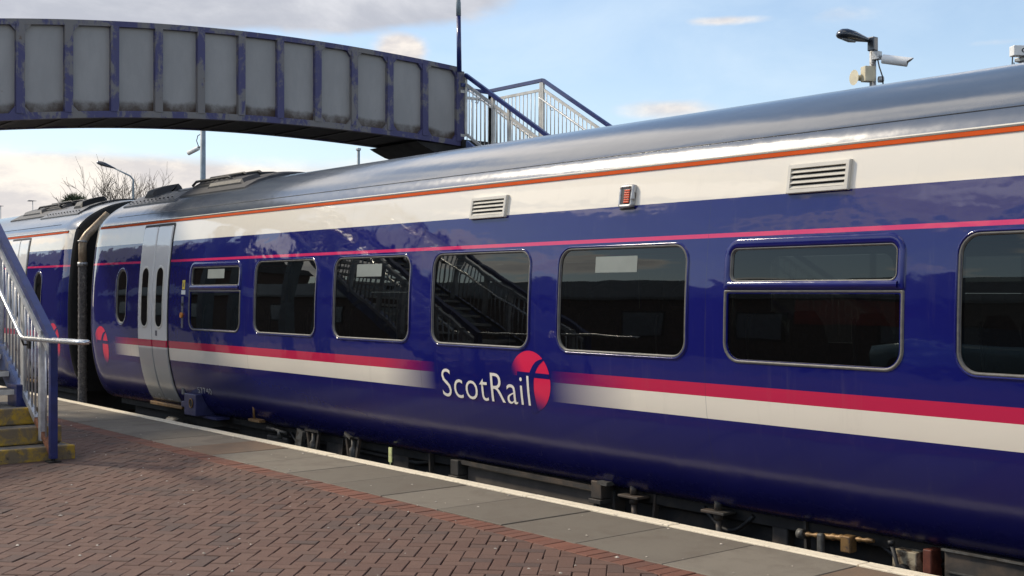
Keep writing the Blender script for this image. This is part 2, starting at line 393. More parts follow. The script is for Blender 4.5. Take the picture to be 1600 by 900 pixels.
items = []; c45 = math.sqrt(.5)
for i in range(-260, 260):
    for j in range(-260, 260):
        cl = (i - j) % 4
        if cl == 0: a, b, ang = (i + 1) * .1, (j + .5) * .1, 0
        elif cl == 3: a, b, ang = (i + .5) * .1, (j + 1) * .1, math.pi/2
        else: continue
        X = (a - b) * c45 - 9; Y = (a + b) * c45
        if -27 < X < 3 and -1.5 < Y < 5.2: items.append((X, Y, .2, .1, ang + math.pi/4, rnd.random()))
bricks('brick_paving', M['brick'], items, yclip=5.078)
items = [(-60 + i*.1045, 5.184, .2, .1045, math.pi/2, rnd.random()) for i in range(640)]
bricks('brick_border', M['brick_red'], items)
items = []
for i in range(-10, 80):
    X0 = -7.389 + .776*5 - .776*i
    items.append((X0 + .388, (5.290+6.163)/2, .776, .873, 0, rnd.choice([rnd.uniform(0, .7), rnd.uniform(0, .65), rnd.uniform(.0, .72), rnd.uniform(.3, 1.1)])))
bricks('paving_slabs', M['slab'], items, gap=.010, bev=.004, tilt=.0015, thick=.03)
mce, tt_ = new_mat('cream_edge_paint'); ob = tt_.obj()
c = tt_.mix(tt_.ramp(tt_.noise(ob, 26, 8, .7), .52, .74), (.80, .71, .54), (.38, .33, .26))
c = tt_.mix(tt_.ramp(tt_.noise(tt_.scale(ob, (.3, 2, 1)), 11, 6, .7), .55, .72), c, (.55, .47, .36))
principled(tt_, Base_Color=c, Roughness=.75, Normal=tt_.bump(tt_.noise(ob, 120, 6), .002)); M['edge'] = mce
eb = MB()
for i in range(-5, 40):
    X0 = -7.389 + .776*4 - 1.552*i; dz_ = rnd.uniform(-.002, .003)
    eb.box(X0+.004, X0+1.552-.004, 6.167, EDGE, -.09, .006+dz_, .006)
st(eb.build('coping_edge', M['edge']))
st(MB().box(-120, 60, EDGE-.155, EDGE-.06, -1.1, -.085).build('platform_wall', M['concrete']))
# far part of the paving, past the modelled bricks
st(MB().add([(-120,-60,-.008),(-27,-60,-.008),(-27,5.08,-.008),(-120,5.08,-.008)], [(0,1,2,3)]).build('paving', M['asphalt']))
st(MB().add([(-27,-60,-.010),(60,-60,-.010),(60,-1.4,-.010),(-27,-1.4,-.010)], [(0,1,2,3)]).build('forecourt', M['asphalt']))
st(MB().add([(3,-1.4,-.009),(60,-1.4,-.009),(60,5.08,-.009),(3,5.08,-.009)], [(0,1,2,3)]).build('platform_surface', M['asphalt']))
# scattered grit
g = MB()
for _ in range(480):
    X = rnd.uniform(-17, -1.5); Y = rnd.uniform(1.5, 6.1); r_ = rnd.choice([.004, .005, .006, .008, .012]) * rnd.uniform(.7, 1.3); a0 = rnd.uniform(0, 6)
    p = [(X+math.cos(a0+k*1.257)*r_*rnd.uniform(.7, 1.6), Y+math.sin(a0+k*1.257)*r_*rnd.uniform(.7, 1.3), .003) for k in range(5)]
    g.add(p + [(X, Y, .003+r_*.6)], [(0,1,5),(1,2,5),(2,3,5),(3,4,5),(4,0,5)])
M['grit'] = simple('pale_grit', (.45, .40, .33), .8, 0, .4, 40)
tag(g.build('grit', M['grit']), 'pale grit and crumbs scattered over the brick paving', 'grit', kind='stuff')

# ------------------------------------------------------------------ train
SIDE = 6.46; HALF = 1.35; YC = SIDE + HALF
ctrl = [(.34,.06),(.265,.10),(.20,.18),(.145,.28),(.09,.42),(.045,.60),(.012,.80),(-.003,1.0),(-.006,1.25),(0,1.55),(.014,1.8),(.034,2.03),(.062,2.28),(.095,2.48),(.125,2.60),
        (.165,2.685),(.225,2.76),(.32,2.845),(.46,2.935),(.66,3.03),(.90,3.10),(1.12,3.135),(1.35,3.145)]
def catmull(P, n=4):
    out = []
    for i in range(len(P)-1):
        p0 = P[max(i-1,0)]; p1 = P[i]; p2 = P[i+1]; p3 = P[min(i+2, len(P)-1)]
        for k in range(n):
            q = k/n
            out.append(tuple(.5*((2*p1[j]) + (-p0[j]+p2[j])*q + (2*p0[j]-5*p1[j]+4*p2[j]-p3[j])*q*q + (-p0[j]+3*p1[j]-3*p2[j]+p3[j])*q**3) for j in (0,1)))
    out.append(P[-1]); return out
PROF = catmull(ctrl, 4)
pz = np.array([p[1] for p in PROF]); po = np.array([p[0] for p in PROF])
def off(z): return float(np.interp(z, pz, po))
tan = np.gradient(np.array(PROF), axis=0); NY = -tan[:,1]; NZ = tan[:,0]; ln = np.hypot(NY, NZ); NY /= ln; NZ /= ln
EX = .42; E0, E1 = -.20, CAR_L + .20
def inset(x):
    d = min(x - E0, E1 - x)
    if d >= EX: return 0.0
    q = 1 - d/EX; return .055 * max(q, 0)**2.4
def sidep(x, z, p=0.0, far=False):
    """point on the coach side: x along the coach, proud by p"""
    y = off(z) + inset(x) - p
    return (CAR_X + x, (SIDE + y) if not far else (SIDE + 2*HALF - y), z)
CAR_X = -17.78
car = thing('railway_carriage', (CAR_X + CX, YC, CAR_BASE), 'near dark blue coach with cream and red bands, filling the frame beside the platform', 'railway coach', 'coaches of the blue train')

def outline(x0, x1, z0, z1, rb, rt=None, na=7, ns=5):
    rt = rb if rt is None else rt; lv = []
    for k in range(na+1):
        a = math.pi/2*k/na; lv.append((z0 + rb*(1-math.cos(a)), rb*(1-math.sin(a))))
    for k in range(1, ns): lv.append((z0+rb + (z1-rt-z0-rb)*k/ns, 0))
    for k in range(na+1):
        a = math.pi/2*k/na; lv.append((z1-rt + rt*math.sin(a), rt*(1-math.cos(a))))
    return [(x1-i, z) for z, i in lv] + [(x0+i, z) for z, i in lv[::-1]]
def proj(ol, p, far=False): return [sidep(x, z, p, far) for x, z in ol]
def ringm(mb, secs, far=False):
    mb.loft([proj(ol, p, far) for ol, p in secs]); return mb
def panem(mb, ol, p, far=False):
    n = len(ol)//2; o = len(mb.v); mb.v += proj(ol, p, far)
    for i in range(n-1): mb.f.append([o+i, o+i+1, o+2*n-2-i, o+2*n-1-i]); mb.smooth.append(True)
    return mb
WIN = []
for k in range(9):
    x0 = 3.37 + 1.765*k; WIN.append((x0, x0+1.425, k in (0, 5, 8)))
DOORS = [(1.77, 2.71), (CAR_L-2.71, CAR_L-1.77)]
OVAL = [(.91, 1.32), (CAR_L-1.32, CAR_L-.91)]
# body shell: outer and inner profile, window openings cut through
full = [(o_, z) for o_, z in PROF] + [(2*HALF - o_, z) for o_, z in PROF[::-1][1:]]
inner = []
for o_, z in full:
    cyy, cz = HALF, 1.6
    inner.append((cyy + (o_-cyy)*(1-.05/HALF), z if z < 2.5 else cz + (z-cz)*(1-.05/1.5)))
loop = full + inner[::-1]
xs = [E0+q for q in (0, .03, .06, .10, .15, .21, .28, .35, EX)]; xs += [CAR_L - q for q in xs[::-1]]
rings = []
for x in xs:
    i_ = inset(x); s_ = (HALF - i_)/HALF
    rings.append([(CAR_X+x, SIDE + HALF + (y-HALF)*s_, z - (i_*.5 if z > 2.65 else 0)) for y, z in loop])
shell = MB().loft(rings, caps=True)
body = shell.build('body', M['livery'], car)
cut = MB()
def cutter(x0, x1, z0, z1, rb, rt=None):
    ol = outline(x0, x1, z0, z1, rb, rt, 6, 2)
    for a, b in ((SIDE-.4, SIDE+.3), (SIDE+2*HALF-.3, SIDE+2*HALF+.4)):
        cut.prism(ol, lambda x, z, d: (CAR_X+x, d, z), a, b)
for x0, x1, hop in WIN:
    if hop:
        cutter(x0+.058, x1-.058, 1.712, 1.935, .06); cutter(x0+.03, x1-.03, 1.175, 1.63, .11, .015)
    else: cutter(x0+.03, x1-.03, 1.175, 1.975, .11)
for x0, x1 in OVAL: cutter(x0+.03, x1-.03, 1.19, 1.94, .16)
cobj = cut.build('cutter', M['black'], car)
md = body.modifiers.new('b', 'BOOLEAN'); md.operation = 'DIFFERENCE'; md.solver = 'EXACT'; md.object = cobj
bpy.context.view_layer.update()
dg = bpy.context.evaluated_depsgraph_get()
nm = bpy.data.meshes.new_from_object(body.evaluated_get(dg)); body.modifiers.clear(); body.data = nm; nm.name = 'body'
bpy.data.objects.remove(cobj)
# analytic normals on the outer skin so that the reflections run smoothly round the openings
PZ = np.array(PROF); nrm = []
me = nm; co = np.array([v.co[:] for v in me.vertices]) + np.array(wloc(car))
fo = np.array([p_[0] for p_ in full]); fz = np.array([p_[1] for p_ in full])
nfull_y = np.concatenate([NY, -NY[::-1][1:]]); nfull_z = np.concatenate([NZ, NZ[::-1][1:]])
def anal(v):
    x, y, z = v; x -= CAR_X; i_ = inset(x); s_ = (HALF-i_)/HALF
    yy = (y-SIDE-HALF)/s_ + HALF; zz_ = z + (i_*.5 if z > 2.65 - .06 and i_ > 0 else 0)
    d = (fo-yy)**2 + (fz-zz_)**2; k = int(np.argmin(d))
    # interpolate with the better neighbour
    kb = k+1 if (k+1 < len(fo) and (k == 0 or d[k+1] < d[k-1])) else k-1
    w_ = math.sqrt(d[kb])/(math.sqrt(d[k])+math.sqrt(d[kb])+1e-9)
    ny = nfull_y[k]*w_ + nfull_y[kb]*(1-w_); nz = nfull_z[k]*w_ + nfull_z[kb]*(1-w_)
    h = .005; slope = (inset(min(x+h, E1)) - inset(max(x-h, E0)))/(2*h)
    nx = slope * abs(ny)
    n_ = Vector((nx, ny, nz)).normalized(); return n_, math.sqrt(d[k])
cache = {}
for p_ in me.polygons:
    for vi in p_.vertices:
        if vi not in cache: cache[vi] = anal(co[vi])
        n_, dist = cache[vi]
        nrm.append(n_ if (dist < .022 and n_.dot(p_.normal) > .86) else p_.normal.copy())
me.polygons.foreach_set('use_smooth', [True]*len(me.polygons))
me.normals_split_custom_set([n_[:] for n_ in nrm])

for far in (False, True):
    for wi, (x0, x1, hop) in enumerate(WIN):
        if hop:
            m_ = MB(); ringm(m_, [(outline(x0-.006, x1+.006, 1.655, 2.012, .012, .13), -.003), (outline(x0, x1, 1.657, 2.006, .012, .125), .007), (outline(x0+.01, x1-.01, 1.660, 1.998, .012, .12), .011),
                                  (outline(x0+.04, x1-.04, 1.700, 1.955, .06), .011), (outline(x0+.05, x1-.05, 1.706, 1.945, .055), .004), (outline(x0+.054, x1-.054, 1.709, 1.940, .05), -.03)], far)
            m_.loft([proj([(x0+.045, z), (x1-.045, z)], p, far) for z, p in ((1.665, .010), (1.668, .020), (1.700, .022), (1.712, .012))], closed=False)
            wn = m_.build('window', M['paint_blue'], car)
            sm = MB(); ringm(sm, [(outline(x0+.052, x1-.052, 1.708, 1.942, .052), .006), (outline(x0+.058, x1-.058, 1.714, 1.937, .05), .008), (outline(x0+.068, x1-.068, 1.722, 1.927, .045), -.013)], far)
            ringm(sm, [(outline(x0-.004, x1+.004, 1.148, 1.654, .14, .012), -.002), (outline(x0+.006, x1-.006, 1.156, 1.650, .13, .012), .008), (outline(x0+.020, x1-.020, 1.168, 1.640, .12, .012), .005), (outline(x0+.030, x1-.030, 1.177, 1.630, .11, .014), -.014)], far)
            sm.build('seal', M['seal'], wn)
            panem(MB(), outline(x0+.06, x1-.06, 1.715, 1.935, .05), -.010, far).build('pane', M['glass'], wn)
            panem(MB(), outline(x0+.035, x1-.035, 1.18, 1.626, .105, .012), -.010, far).build('pane', M['glass'], wn)
        else:
            m_ = MB(); ringm(m_, [(outline(x0-.006, x1+.006, 1.144, 2.008, .145), -.003), (outline(x0+.001, x1-.001, 1.150, 2.001, .138), .009), (outline(x0+.010, x1-.010, 1.158, 1.992, .132), .009), (outline(x0+.014, x1-.014, 1.162, 1.988, .128), -.002)], far)
            wn = m_.build('window', M['paint_blue'], car)
            sm = MB(); ringm(sm, [(outline(x0+.012, x1-.012, 1.160, 1.990, .13), .002), (outline(x0+.018, x1-.018, 1.166, 1.984, .124), .006), (outline(x0+.028, x1-.028, 1.175, 1.975, .117), .004), (outline(x0+.034, x1-.034, 1.180, 1.969, .112), -.014)], far)
            sm.build('seal', M['seal'], wn)
            panem(MB(), outline(x0+.035, x1-.035, 1.182, 1.968, .105), -.010, far).build('pane', M['glass'], wn)
        if not far and wi in (0, 2, 4):
            xc = x0 + (.66 if wi else .72); panem(MB(), outline(xc-.23, xc+.23, (1.79 if wi else 1.80), 1.915, .004), -.0085, far).build('window_notice', M['notice'], wn)
    for x0, x1 in OVAL:
        m_ = MB(); ringm(m_, [(outline(x0-.006, x1+.006, 1.155, 1.975, .205), -.003), (outline(x0+.002, x1-.002, 1.163, 1.967, .2), .009), (outline(x0+.012, x1-.012, 1.172, 1.957, .19), .009), (outline(x0+.03, x1-.03, 1.188, 1.942, .175), -.012)], far)
        wn = m_.build('narrow_window', M['paint_blue'], car)
        ringm(MB(), [(outline(x0+.020, x1-.020, 1.18, 1.95, .18), .004), (outline(x0+.034, x1-.034, 1.193, 1.937, .165), .004), (outline(x0+.05, x1-.05, 1.208, 1.922, .15), -.01)], far).build('seal', M['seal'], wn)
        panem(MB(), outline(x0+.035, x1-.035, 1.195, 1.935, .16), -.009, far).build('pane', M['glass'], wn)
    for x0, x1 in DOORS:
        panem(MB(), outline(x0-.035, x1+.035, .145, 2.545, .02, .03, ns=26), .004, far).build('door_frame', M['black'], car)
        xm = (x0+x1)/2
        for a, b in ((x0, xm-.012), (xm+.012, x1)):
            m_ = MB()
            ringm(m_, [(outline(a, b, .17, 2.51, .02, .03, ns=26), .0), (outline(a, b, .17, 2.51, .02, .03, ns=26), .014), (outline(a+.008, b-.008, .178, 2.502, .02, .03, ns=26), .020), (outline(a+.014, b-.014, .185, 2.495, .02, .03, ns=26), .021)], far)
            panem(m_, outline(a+.014, b-.014, .185, 2.495, .02, .03, ns=26), .021, far)
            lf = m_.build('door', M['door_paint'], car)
            c_ = (a+b)/2
            ringm(MB(), [(outline(c_-.135, c_+.135, 1.14, 1.985, .13), .021), (outline(c_-.128, c_+.128, 1.147, 1.978, .125), .028), (outline(c_-.112, c_+.112, 1.163, 1.962, .11), .027), (outline(c_-.10, c_+.10, 1.175, 1.95, .098), .0235)], far).build('seal', M['vent_cream'], lf)
            panem(MB(), outline(c_-.115, c_+.115, 1.16, 1.965, .11), .0245, far).build('pane', M['glass'], lf)
            panem(MB(), outline(c_-.125, c_+.125, 1.15, 1.975, .12), .0225, far).build('pane_backing', M['black'], lf)
        yb = SIDE+off(.15)-.05 if not far else SIDE+2*HALF-off(.15)+.05
        MB().box(CAR_X+x0-.05, CAR_X+x1+.05, min(yb, yb+(.16 if not far else -.16)), max(yb, yb+(.16 if not far else -.16)), .085, .13, .006).build('doorstep', M['brass'], car)
    # rain gutter
    gm = MB(); pr = [(2.560, -.002), (2.560, .010), (2.588, .012), (2.588, -.002)]
    gm.loft([proj([(x, z) for z, p in pr], 0, far) for x in (0.0,)]*0 or [[(lambda q: (q[0], q[1]+(-p if not far else p), q[2]))(sidep(x, z, 0, far)) for z, p in pr] for x in (.0, EX, 4, 8, 12, 16, 20, CAR_L-EX, CAR_L-.0)], closed=True, caps=True, smooth=False)
    gm.build('gutter', M['orange_gutter'], car)
    gm = MB(); pr = [(2.590, -.002), (2.590, .014), (2.600, .014), (2.604, -.002)]
    gm.loft([[(lambda q: (q[0], q[1]+(-p if not far else p), q[2]))(sidep(x, z, 0, far)) for z, p in pr] for x in (.0, EX, 4, 8, 12, 16, 20, CAR_L-EX, CAR_L-.0)], closed=True, caps=True, smooth=False)
    gm.build('drip_strip', M['seal_black'], car)
# roof seams
rs = MB()
for z in (2.715,):
    for x0 in (.5,):
        a = sidep(x0, z, .001); b = sidep(CAR_L-.5, z, .001); rs.tube([a, b], .004, 6)
rs.build('roof_seam', M['roof_plate'], car)
# ends
for xe, sgn in ((E0, -1), (E1, 1)):
    i_ = inset(E0); s_ = (HALF-i_)/HALF
    poly = [(HALF + (y-HALF)*s_*.995, z - (i_*.5 if z > 2.65 else 0) - .004) for y, z in full]
    m_ = MB().prism(poly, lambda y, z, d: (CAR_X+d, SIDE+y, z), xe - .03*sgn, xe + .008*sgn)
    m_.build('end_wall', M['black'], car)
    rr = []
    # pale corner moulding that follows the end profile
    mm = MB(); k0 = [(HALF + (y-HALF)*s_, z - (i_*.5 if z > 2.65 else 0)) for y, z in full]
    mm.loft([[(CAR_X+xe+sgn*d, SIDE + HALF + (y-HALF)*q, z + (q-1)*.6) for y, z in k0] for d, q in ((-.012, 1.002), (.008, 1.001), (.014, .992), (.014, .965))], closed=False)
    mm.build('end_moulding', M['seal_black'], car)
# gangway bellows between the coaches (left end), folds modelled
gb = MB(); segs = []
for k in range(23):
    x = E0 - .005 - k*.0455; g_ = .0 if k % 2 else .045
    yl, yh, zl, zh = .70+g_, 2.0-g_, .10+g_, 2.52-g_
    segs.append([(CAR_X+x, SIDE+y, z) for y, z in ((yl+.1, zl), (yh-.1, zl), (yh, zl+.1), (yh, zh-.1), (yh-.12, zh), (yl+.12, zh), (yl, zh-.1), (yl, zl+.1))])
gb.loft(segs, caps=True, smooth=False); gb.build('gangway', M['black'], car)
# exhaust stack on the end
pz_ = []
X_ = CAR_X + CAR_L + .42
lag = MB(); q = at(136, 640, 6.66)
pts = [(X_, 6.66, -.55), (X_, 6.66, .4), (X_, 6.655, 1.2), (X_, 6.65, 2.02)]
lg = []; 
for k in range(60): lg.append((X_, 6.66, -.55 + k*(2.05+.55)/59))
lag.tube(lg, [.066 + (.006 if k % 2 else 0) + rnd.uniform(-.002, .002) for k in range(60)], 12)
ex = lag.build('exhaust_pipe', M['pipe_lag'], car)
MB().tube([(X_, 6.66, 2.03), (X_, 6.66, 2.09)], .078, 14).tube([(X_, 6.66, 2.40), (X_, 6.662, 2.43)], .074, 14).build('pipe_collar', M['silver_part'], ex)
MB().tube([(X_, 6.66, 2.05), (X_, 6.66, 2.36), (X_, 6.675, 2.43), (X_, 6.73, 2.52), (X_, 7.06, 2.86)], [.062, .062, .066, .062, .058], 14).build('upper_pipe', M['pipe'], ex)

# louvred vents
def vent(x0, x1, z0, z1, n=4):
    fr = .028; vm = MB()
    def pt(x, z, p): return sidep(x, z, p)
    ol = lambda d: [(x0+d, z0+d), (x1-d, z0+d), (x1-d, z1-d), (x0+d, z1-d)]
    vm.loft([proj(ol(0), -.002), proj(ol(0), .026), proj(ol(.005), .031), proj(ol(fr), .031), proj(ol(fr+.003), .006)], smooth=False)
    v = vm.build('vent', M['vent_cream'], car)
    MB().add(proj(ol(fr), .003), [(0,1,2,3)]).build('vent_backing', M['black'], v)
    lm = MB(); hh = (z1-z0-2*fr)/n
    for k in range(n):
        zb = z0 + fr + hh*k
        lm.loft([[pt(x, zb+hh*.02, .028), pt(x, zb+hh*.62, .012), pt(x, zb+hh*.70, .012), pt(x, zb+hh*.12, .030)] for x in (x0+fr-.002, x1-fr+.002)], caps=True, smooth=False)
    lm.build('louvre', M['vent_cream'], v)
vent(9.20, 9.70, 2.285, 2.478); vent(12.70, 13.19, 2.295, 2.492)
# indicator lamp
x0, x1, z0, z1 = 11.105, 11.26, 2.285, 2.462
lm = MB(); ringm(lm, [(outline(x0, x1, z0, z1, .025, na=4), -.002), (outline(x0, x1, z0, z1, .025, na=4), .032), (outline(x0+.008, x1-.008, z0+.008, z1-.008, .02, na=4), .040), (outline(x0+.02, x1-.02, z0+.02, z1-.02, .015, na=4), .040), (outline(x0+.026, x1-.026, z0+.026, z1-.026, .012, na=4), .03)])
il = lm.build('indicator_lamp', M['silver_part'], car)
panem(MB(), outline(x0+.022, x1-.022, z0+.022, z1-.022, .012, na=4), .034).build('lens_backing', M['seal_black'], il)
mled = simple('orange_lens', (.75, .10, .03), .3, 0, .2, 60)
lz = MB()
for k in range(6):
    zc = z0+.042+k*.018; lz.box(CAR_X+x0+.062, CAR_X+x1-.036, SIDE+off(zc)-.041, SIDE+off(zc)-.033, zc-.0062, zc+.0062, .002)
lz.build('lens', mled, il)
MB().box(CAR_X+x0-.0, CAR_X+x1+.004, SIDE+off(z0)-.012, SIDE+off(z0)+.0, z0-.012, z0-.002).build('lamp_gasket', M['seal_black'], il)

# lettering and roundels
dgn = lambda: bpy.context.evaluated_depsgraph_get()
def text_mesh(s_, name, fn, mat, parent, ext=(1, 1), width=None, height=None, spacing=1.0, bold=0.0):
    cu = bpy.data.curves.new('t', 'FONT'); cu.body = s_; cu.size = 1; cu.resolution_u = 4; cu.space_character = spacing; cu.offset = bold
    o = bpy.data.objects.new('t', cu); sc.collection.objects.link(o); bpy.context.view_layer.update()
    me = bpy.data.meshes.new_from_object(o.evaluated_get(dgn())); bpy.data.objects.remove(o); bpy.data.curves.remove(cu)
    bm = bmesh.new(); bm.from_mesh(me)
    for q in range(1, 16):
        bmesh.ops.bisect_plane(bm, geom=bm.verts[:]+bm.edges[:]+bm.faces[:], plane_co=(0, -.25+q*.07, 0), plane_no=(0, 1, 0))
    bm.to_mesh(me); bm.free()
    c_ = np.array([v.co[:] for v in me.vertices]); lo, hi = c_.min(0), c_.max(0)
    cap = .70 if height is not None else (hi[1]-lo[1])
    off_ = wloc(parent)
    for v in me.vertices:
        a = (v.co.x-lo[0])/(hi[0]-lo[0])*width; b = v.co.y/cap*height
        v.co = Vector(fn(a, b)) - off_
    me.name = name; me.materials.append(mat); o = bpy.data.objects.new(name, me); sc.collection.objects.link(o); o.parent = parent; return o
text_mesh('ScotRail', 'lettering', lambda a, b: sidep(8.83+a, .684+b, .0055), M['white_text'], car, width=1.245, height=.262, spacing=1.05, bold=-.008)
text_mesh('57740', 'coach_number', lambda a, b: sidep(3.42+a, .355+b, .004), M['grey_text'], car, width=.40, height=.075, spacing=1.1)

def roundel_mat(name, cx, cz, r):
    m, t = new_mat(name); ob = t.obj(); s3 = t.n('ShaderNodeSeparateXYZ'); t.put(s3.inputs[0], ob)
    x = t.m('DIVIDE', t.m('SUBTRACT', t.m('ADD', s3.outputs[0], CX), cx), r); z = t.m('DIVIDE', t.m('SUBTRACT', t.m('ADD', s3.outputs[2], CAR_BASE), cz), r)
    up_ = t.ramp(t.m('ADD', t.m('MULTIPLY', x, .8), t.m('MULTIPLY', z, .45)), -.62, .02)
    lo_ = t.m('MULTIPLY', t.ramp(x, .0, .04), t.ramp(t.m('ADD', z, t.m('MULTIPLY', x, .35)), -.85, -.10))
    above = t.m('GREATER_THAN', z, .16)
    f = t.m('ADD', t.m('MULTIPLY', above, up_), t.m('MULTIPLY', t.m('SUBTRACT', 1, above), lo_))
    c = t.mix(f, BLUE, (.72, .022, .085))
    principled(t, Base_Color=c, Roughness=.13, IOR=1.55); return m
def roundel(cx, cz, rx, rz, name='roundel'):
    n = 48; ol = lambda s_: [(cx+rx*s_*math.cos(2*math.pi*k/n), cz+rz*s_*math.sin(2*math.pi*k/n)) for k in range(n)]
    m_ = MB(); m_.loft([proj(ol(q), .0018) for q in (1, .75, .5, .25, .02)])
    o = m_.build(name, roundel_mat(name+'_film', cx, cz, rx), car)
    # dark letter-like swoosh: curved stem and crossbar
    sw = MB()
    stem = []
    cl = [(.10, -1.03), (.05, -.6), (.03, -.2), (.12, .22), (.36, .56), (.70, .74)]
    wd = [.17, .16, .15, .13, .10, .03]
    cc = catmull(cl, 6); ww = np.interp(np.linspace(0, 5, len(cc)), range(6), wd)
    L_, R_ = [], []
    for i, (a, b) in enumerate(cc):
        p0 = cc[max(i-1, 0)]; p1 = cc[min(i+1, len(cc)-1)]; dx_, dz_ = p1[0]-p0[0], p1[1]-p0[1]; l_ = math.hypot(dx_, dz_)
        L_.append((cx+rx*(a-dz_/l_*ww[i]), cz+rz*(b+dx_/l_*ww[i]))); R_.append((cx+rx*(a+dz_/l_*ww[i]), cz+rz*(b-dx_/l_*ww[i])))
    sw.loft([proj(L_, .0028), proj(R_, .0028)], closed=False)
    sw.add(proj([(cx-rx*.62, cz+rz*.14), (cx+rx*.99, cz+rz*.12), (cx+rx*.96, cz+rz*.28), (cx-rx*.62, cz+rz*.30)], .0030), [(0,1,2,3)])
    sw.build('roundel_swoosh', M['paint_blue'], o)
roundel(10.085, .892, .262, .256)
roundel(.335, .84, .27, .29); roundel(CAR_L-.335, .84, .27, .29)

# notices and door control beside the left door
def plate(x0, x1, z0, z1, p, mat, name, parent=car, r=.004):
    m_ = MB(); ringm(m_, [(outline(x0, x1, z0, z1, r, na=3), -.001), (outline(x0, x1, z0, z1, r, na=3), p)]); panem(m_, outline(x0, x1, z0, z1, r, na=3), p); return m_.build(name, mat, parent)
M['label_yellow'] = simple('yellow_label', (.75, .55, .03), .5, 0, .05, 9); M['label_white'] = simple('white_label', (.75, .75, .72), .5, 0, .05, 9)
M['label_grey'] = simple('grey_label', (.10, .10, .12), .4, 0, .1, 9)
pl = plate(3.155, 3.235, 1.665, 1.785, .002, M['label_yellow'], 'warning_label')
MB().add(proj([(3.195, 1.765), (3.178, 1.70), (3.212, 1.70)], .003), [(0,2,1)]).build('warning_mark', M['label_grey'], pl)
plate(3.135, 3.255, 1.60, 1.655, .002, M['label_white'], 'white_label')
dc = plate(3.15, 3.21, 1.17, 1.575, .004, M['label_grey'], 'door_control')
ctr = sidep(3.18, 1.335); MB().tube([ctr, (ctr[0], ctr[1]-.025, ctr[2])], .034, 16).build('control_button', M['orange'], dc)
ctr = sidep(3.18, 1.475); MB().tube([ctr, (ctr[0], ctr[1]-.014, ctr[2])], .02, 12).build('key_switch', M['black'], dc)
plate(2.37, 2.43, 1.05, 1.12, .024, M['label_grey'], 'door_label')

# interior
MB().box(CAR_X+.2, CAR_X+CAR_L-.2, SIDE+.36, SIDE+2*HALF-.36, -.02, .28).box(CAR_X+.2, CAR_X+CAR_L-.2, SIDE+.24, SIDE+2*HALF-.24, .27, .33).build('floor', M['dark_steel'], car)
MB().box(CAR_X+.2, CAR_X+CAR_L-.2, SIDE+.7, SIDE+2*HALF-.7, 2.43, 2.47).build('ceiling', M['interior'], car)
for yy in (SIDE+.18, SIDE+2*HALF-.60): MB().box(CAR_X+3.0, CAR_X+CAR_L-3.0, yy, yy+.42, 2.04, 2.08, .01).build('luggage_rack', M['dark_steel'], car)
for xx in (2.95, CAR_L-2.95): MB().box(CAR_X+xx-.03, CAR_X+xx+.03, SIDE+.1, SIDE+1.0, .3, 2.4).box(CAR_X+xx-.03, CAR_X+xx+.03, SIDE+1.7, SIDE+2.6, .3, 2.4).build('partition', M['interior'], car)
def seat(x, far):
    y0 = SIDE+.14 if not far else SIDE+1.62; s_ = MB()
    for yy in (y0, y0+.46):
        sec = []
        for (dx_, z, hw, th) in ((.0, .62, .21, .05), (-.03, .95, .215, .06), (-.07, 1.25, .21, .055), (-.10, 1.42, .17, .05), (-.11, 1.50, .10, .03)):
            sec.append([(CAR_X+x+dx_+th*math.cos(a)*.9, yy+.22+hw*max(-1, min(1, 1.25*math.sin(a))), z) for a in [2*math.pi*k/16 for k in range(16)]])
        s_.loft(sec, caps=True)
        s_.box(CAR_X+x+.02, CAR_X+x+.46, yy+.02, yy+.42, .66, .78, .03)
    o = s_.build('seat', M['seat_cloth'], car)
    e_ = MB(); 
    for yy in (y0+.02,):
        e_.tube([(CAR_X+x+dx_-.03, yy-.01+ins, z) for dx_, z, ins in ((.02, .7, 0), (-.02, .95, -.005), (-.06, 1.2, .0), (-.09, 1.38, .02), (-.11, 1.46, .06))], .009, 6)
    e_.build('seat_trim', M['seat_edge'], o)
for k in range(18): seat(3.55 + k*.8825, False)

M['cast'] = simple('dull_cast_metal', (.11, .108, .10), .6, .3, .3, 12, dirt=(.05, .04, .03), dscale=14, dlo=.45, dhi=.65)
M['cream_dirty'] = simple('dirty_cream_box', (.34, .29, .20), .7, 0, .3, 14, dirt=(.08, .05, .03), dscale=12, dlo=.45, dhi=.6)
# underframe (below the body)
ub = MB().box(CAR_X+.5, CAR_X+CAR_L-.5, SIDE+.45, SIDE+2*HALF-.45, -.35, .10); ub.build('underframe', M['dark_steel'], car)
YU = 6.74
def raft(x0, x1, z0=-.55, z1=.06, y0=YU+.03): return MB().box(x0, x1, y0, y0+.7, z0, z1, .02).build('equipment_box', M['raft'], car)
p0, p1 = at(722, 735, YU), at(935, 800, YU)
raft(p0.x+.05, p1.x-.02, -.6, .02, YU+.02)
MB().bar(at(722, 722, YU-.03), at(935, 764, YU-.03), .03, .035).build('equipment_rail', M['grey_equipment'], car)
for (u, v) in ((719, 726), (941, 760)):
    a = at(u, v, YU); MB().box(a.x-.06, a.x+.06, YU-.07, YU+.25, a.z-.09, a.z+.05, .006).box(a.x-.07, a.x+.07, YU-.09, YU+.25, a.z-.13, a.z-.095, .004).box(a.x-.05, a.x-.01, YU-.05, YU+.2, a.z-.33, a.z-.13).box(a.x+.015, a.x+.055, YU-.05, YU+.2, a.z-.33, a.z-.13).build('mounting_bracket', M['grey_equipment'], car)
a = at(945, 754, YU-.07); MB().box(a.x-.06, a.x+.05, YU-.10, YU+.05, a.z-.02, a.z+.01).build('bracket_cap', M['cast'], car)
